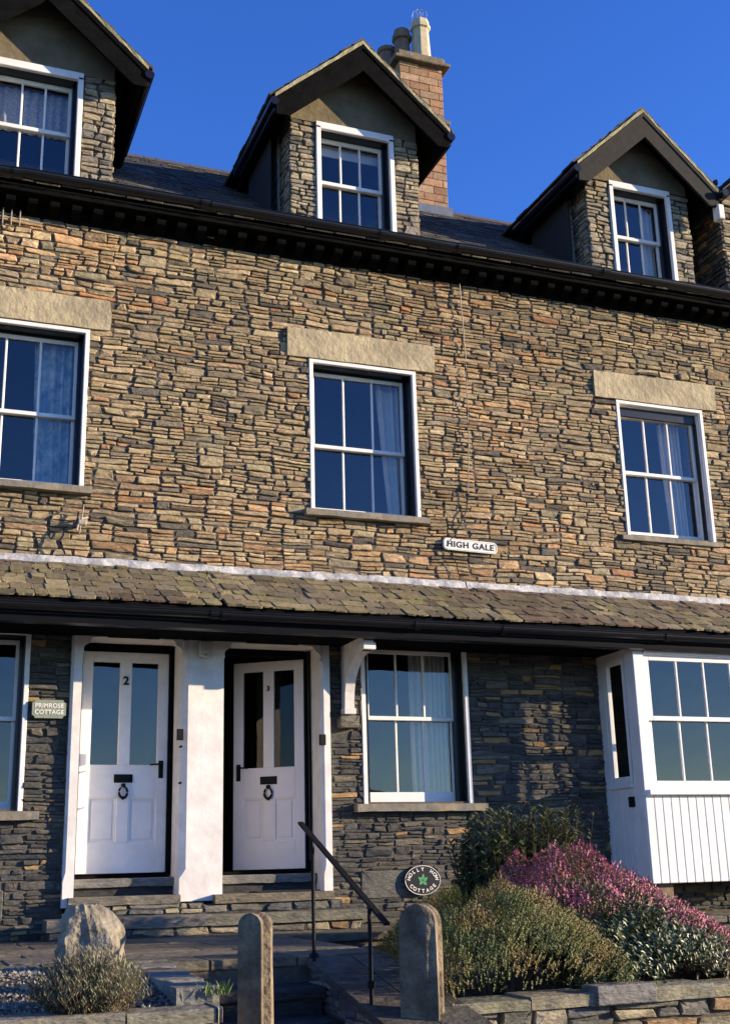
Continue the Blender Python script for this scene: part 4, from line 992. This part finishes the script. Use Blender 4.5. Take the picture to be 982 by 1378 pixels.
# handrail
H = empty('handrail', (2.49, -3.63, TZ), label='black iron handrail on two slender posts beside the garden steps', cat='handrail')
m = MB(); d = Vector((2.60, -4.55, -.303))-Vector((2.52, -3.3, .285)); p0 = Vector((2.52, -3.3, .285)); s_ = d.cross(Z).normalized()*.017; up_ = s_.cross(d).normalized()*.008
vs = [p0+s_*a+up_*b for a, b in ((-1, -1), (1, -1), (1, 1), (-1, 1))]; m.add(vs+[v+d for v in vs], [(0, 3, 2, 1), (4, 5, 6, 7), (0, 1, 5, 4), (1, 2, 6, 5), (2, 3, 7, 6), (3, 0, 4, 7)]); m.build('rail', IRON, H)
m = MB(); m.tube([(2.49, -3.63, TZ-.02), (2.49, -3.63, .13)], .012, 8); m.lathe([(.03, 0), (.03, .02), (.018, .03)], (2.49, -3.63, TZ), 8); m.build('post', IRON, H)
m = MB(); m.tube([(2.565, -4.38, -1.3), (2.565, -4.38, -.22)], .012, 8); m.lathe([(.022, -.02), (.022, .02)], (2.565, -4.38, -.62), 8); m.build('post', IRON, H)

# ------------------------------------------------------------------ plants
def leafquad(mb, p, d, n, L, w, col):
    d = d.normalized(); s = d.cross(n)
    if s.length < 1e-4: s = d.cross(X)
    s.normalize(); a = p; b = p+d*L*.5+s*w/2; c = p+d*L; e = p+d*L*.5-s*w/2
    up = n.normalized()*w*.12
    mb.add([a, b+up, c, e+up], [(0, 1, 2), (0, 2, 3)], col)
def rv(s=1.): return Vector((U(-s, s), U(-s, s), U(-s, s)))
def vary(c, k=.25): t = U(1-k, 1+k); return (c[0]*t*U(.9, 1.1), c[1]*t, c[2]*t*U(.85, 1.1))
def mound_plant(name, x0, x1, yc, ry, prof, n, sprig, label, cat, parts, z0=-.78, group=None):
    """plant filling a mound: prof(x)->height above soil; sprig(mbs, base, dir, t) adds foliage"""
    E_ = empty(name, ((x0+x1)/2, yc, z0), label=label, cat=cat, group=group)
    mbs = {k: MB() for k in parts}; st = MB()
    for i in range(n):
        x = U(x0, x1); v = U(-1, 1)*U(.75, 1); h = prof(x)*math.sqrt(max(.02, 1-v*v))
        h *= 1+.22*noise.noise((x*3.4, v*3.0, 3))+.15*noise.noise((x*8, v*6, 1)); lay = random.random()
        q = 1-.45*lay**2.2
        p = Vector((x, yc+v*ry, z0+h*q)); ex = 2*(x-x0)/(x1-x0)-1
        d = Vector((ex*.6, v*1.1, .8))+rv(.35); sprig(mbs, p, d.normalized(), q)
    for i in range(14):
        x = U(x0*.7+x1*.3, x0*.3+x1*.7); t = Vector((x+U(-.3, .3), yc+U(-.5, .5)*ry, z0+prof(x)*.75))
        b = Vector((x*.6+(x0+x1)*.2, yc+U(-.1, .1), z0-.03)); st.tube([b, b.lerp(t, .5)+rv(.04), t], [.014, .009, .004], 5)
    for k, (m_, smooth) in parts.items(): mbs[k].build(k, m_, E_)
    st.build('stems', STEM, E_) if False else st.build('stem', STEM, E_); return E_
def interp(tab):
    def f(x):
        if x <= tab[0][0]: return tab[0][1]
        for (a, b), (c, d) in zip(tab, tab[1:]):
            if x <= c: return b+(d-b)*(x-a)/(c-a)
        return tab[-1][1]
    return f
def heath_sprig(cols, L=.10, n=16, lw=(.016, .006), flower=None, fk='flowers', fprob=None):
    def f(mbs, p, d, q):
        l = L*U(.7, 1.3); b = p-d*l*.6; fl = flower and (fprob(p, q) if fprob else random.random() < .5)
        g = noise.noise((p.x*4.5, p.y*4.5, p.z*4.5))+U(-.25, .25)   # shoots of one colour grow in clumps
        c0 = cols[min(len(cols)-1, max(0, int((g+.45)/.9*len(cols))))]; nn = n
        for i in range(nn):
            t = i/nn; a = U(0, 6.28); s = d.cross(X).normalized(); u = d.cross(s); o = s*math.cos(a)+u*math.sin(a)
            pink = fl and t > .35
            leafquad(mbs[fk if pink else 'foliage'], b+d*l*t, (o+d*.8), d, lw[0]*U(.8, 1.3)*(1.1 if pink else 1), lw[1]*(1.7 if pink else 1), vary(random.choice(flower)) if pink else vary(c0))
    return f
OLIVE = [(.07, .095, .02), (.11, .13, .025), (.16, .165, .035), (.2, .175, .04), (.23, .155, .045)]
mound_plant('olive_heath', 3.0, 4.25, -3.80, .72, interp([(3.0, .34), (3.15, .50), (3.6, .62), (3.95, .58), (4.25, .3)]), 8600,
            heath_sprig(OLIVE, .075, 14, (.012, .0055)), 'bushy olive green heath with bronze tips beside the thick oak post', 'shrub', {'foliage': (LEAF, 0)})
mound_plant('heather', 4.15, 6.3, -2.75, .95, interp([(4.15, .55), (4.5, .80), (4.95, .80), (5.35, .58), (5.7, .34), (6.05, .10), (6.3, .03)]), 9500,
            heath_sprig([(.06, .075, .025), (.1, .1, .035), (.14, .09, .045), (.16, .12, .06)], .08, 14, (.015, .0065), flower=[(.45, .10, .17), (.36, .08, .15), (.46, .17, .19), (.28, .10, .10)],
                        fprob=lambda p, q: q > .86 and (noise.noise((p.x*1.6, p.y*1.6, 4)) > -.4) and p.y > -3.62+.3*noise.noise((p.x*3, 0, 0)) and random.random() < .8),
            'pink flowering heather mound sloping down towards the white bay', 'heather', {'foliage': (LEAF, 0), 'flowers': (LEAF, 0)})
def broad_sprig(cols, L=.16, n=12, lw=(.042, .016)):
    def f(mbs, p, d, q):
        l = L*U(.7, 1.3); b = p-d*l*.6; c0 = random.choice(cols)
        for i in range(n):
            t = i/n; a = i*2.4+U(-.3, .3); s = d.cross(X).normalized(); u = d.cross(s); o = s*math.cos(a)+u*math.sin(a)
            leafquad(mbs['foliage'], b+d*l*t, o+d*.6+rv(.2), d, lw[0]*U(.7, 1.2), lw[1]*U(.8, 1.2), vary(c0, .3))
    return f
mound_plant('leafy_shrub', 4.0, 5.1, -3.82, .62, interp([(4.0, .25), (4.3, .42), (4.7, .46), (5.1, .25)]), 800,
            broad_sprig([(.06, .08, .025), (.08, .1, .03), (.045, .06, .02)]), 'dark glossy leaved shrub growing in front of the pink heather', 'shrub', {'foliage': (GLEAF, 0)})
mound_plant('bronze_heath', 4.8, 5.75, -3.75, .5, interp([(4.8, .34), (5.05, .32), (5.4, .16), (5.75, .04)]), 3200,
            heath_sprig([(.14, .09, .04), (.11, .08, .035), (.09, .09, .035), (.17, .1, .06)], .09, 14, (.018, .007)), 'bronze green low heath at the wall to the right of the glossy shrub', 'shrub', {'foliage': (LEAF, 0)})
mound_plant('dwarf_conifer', 3.98, 4.32, -4.02, .22, interp([(3.98, .12), (4.12, .24), (4.32, .12)]), 420,
            heath_sprig([(.1, .13, .04), (.13, .15, .05)], .08, 14, (.018, .008)), 'small bright green dwarf bush at the coping between the olive heath and glossy shrub', 'shrub', {'foliage': (LEAF, 0)})
# tall evergreen behind, built of upright shoots
E_ = empty('evergreen_shrub', (4.7, -2.0, -.65), label='tall dark evergreen shrub with upright glossy shoots behind the heather, under the porch window', cat='shrub')
lf = MB(); st = MB()
for i in range(330):
    x = U(4.26, 5.32); y = -2.0+U(-.38, .42); top = interp([(4.0, -.12), (4.3, .12), (4.6, .34), (4.8, .38), (4.95, .30), (5.15, .38), (5.3, .40), (5.42, .34)])(x)+U(-.35, .06)
    b = Vector((4.75+(x-4.75)*.55, -2.0+(y+2)*.4, -.7)); t = Vector((x, y, top)); mid = b.lerp(t, .5)+Vector(((x-4.75)*.12, 0, 0))
    P = [b, mid, t]; st.tube(P, [.009, .005, .002], 5)
    for k in range(46):
        s = U(.2, 1.03); p = (b.lerp(mid, s*2) if s < .5 else mid.lerp(t, s*2-1)); a = U(0, 6.28)
        o = Vector((math.cos(a), math.sin(a), U(.2, .9))); leafquad(lf, p, o, Z+rv(.3), U(.05, .08), U(.022, .03), vary(random.choice([(.10, .12, .045), (.13, .14, .06), (.06, .08, .035)]), .35))
lf.build('foliage', GLEAF, E_); st.build('stem', STEM, E_)
# lavender
E_ = empty('lavender_bush', (.96, -4.75, -.62), label='grey green lavender bush at the bottom left, in front of the boulder', cat='shrub')
lf = MB(); st = MB()
for i in range(620):
    a = U(0, 6.28); r = U(0, 1)**.5; b = Vector((.98+.10*r*math.cos(a), -4.72+.07*r*math.sin(a), -.70)); t = Vector((.98+.31*r*math.cos(a), -4.72+.22*r*math.sin(a), -.70+.31*(1-.45*r*r)*U(.75, 1.25)))
    mid = b.lerp(t, .6)+Vector((0, 0, .015)); st.tube([b, mid, t], [.003, .002, .001], 3, cap=False)
    c0 = random.choice([(.2, .2, .11), (.24, .23, .14), (.15, .16, .09), (.28, .25, .15)])
    for k in range(16):
        s = .35+.65*k/16; p = b.lerp(mid, s/.6) if s < .6 else mid.lerp(t, (s-.6)/.4); aa = k*2.4; o = Vector((math.cos(aa), math.sin(aa), 1.3)); leafquad(lf, p, o, Z, U(.022, .036), .005, vary(c0))
lf.build('foliage', LEAF, E_); st.build('stem', STEM, E_)
# small tufts
for (x, y, z, n, r, h, lb) in ((1.36, -3.62, -.53, 26, .05, .07, 'small green tuft growing right of the boulder'), (1.62, -4.66, -.60, 60, .10, .09, 'bright green weeds at the foot of the split oak post')):
    mb = MB()
    for i in range(n):
        a = U(0, 6.28); p = Vector((x+U(-r, r)*.7, y+U(-r, r)*.5, z)); leafquad(mb, p, Vector((math.cos(a)*.5, math.sin(a)*.5, 1)), rv(1), U(.5, 1)*h, .008, vary((.13, .2, .04)))
    o = mb.build('weed_tuft', LEAF); tag(o, lb, 'weed')
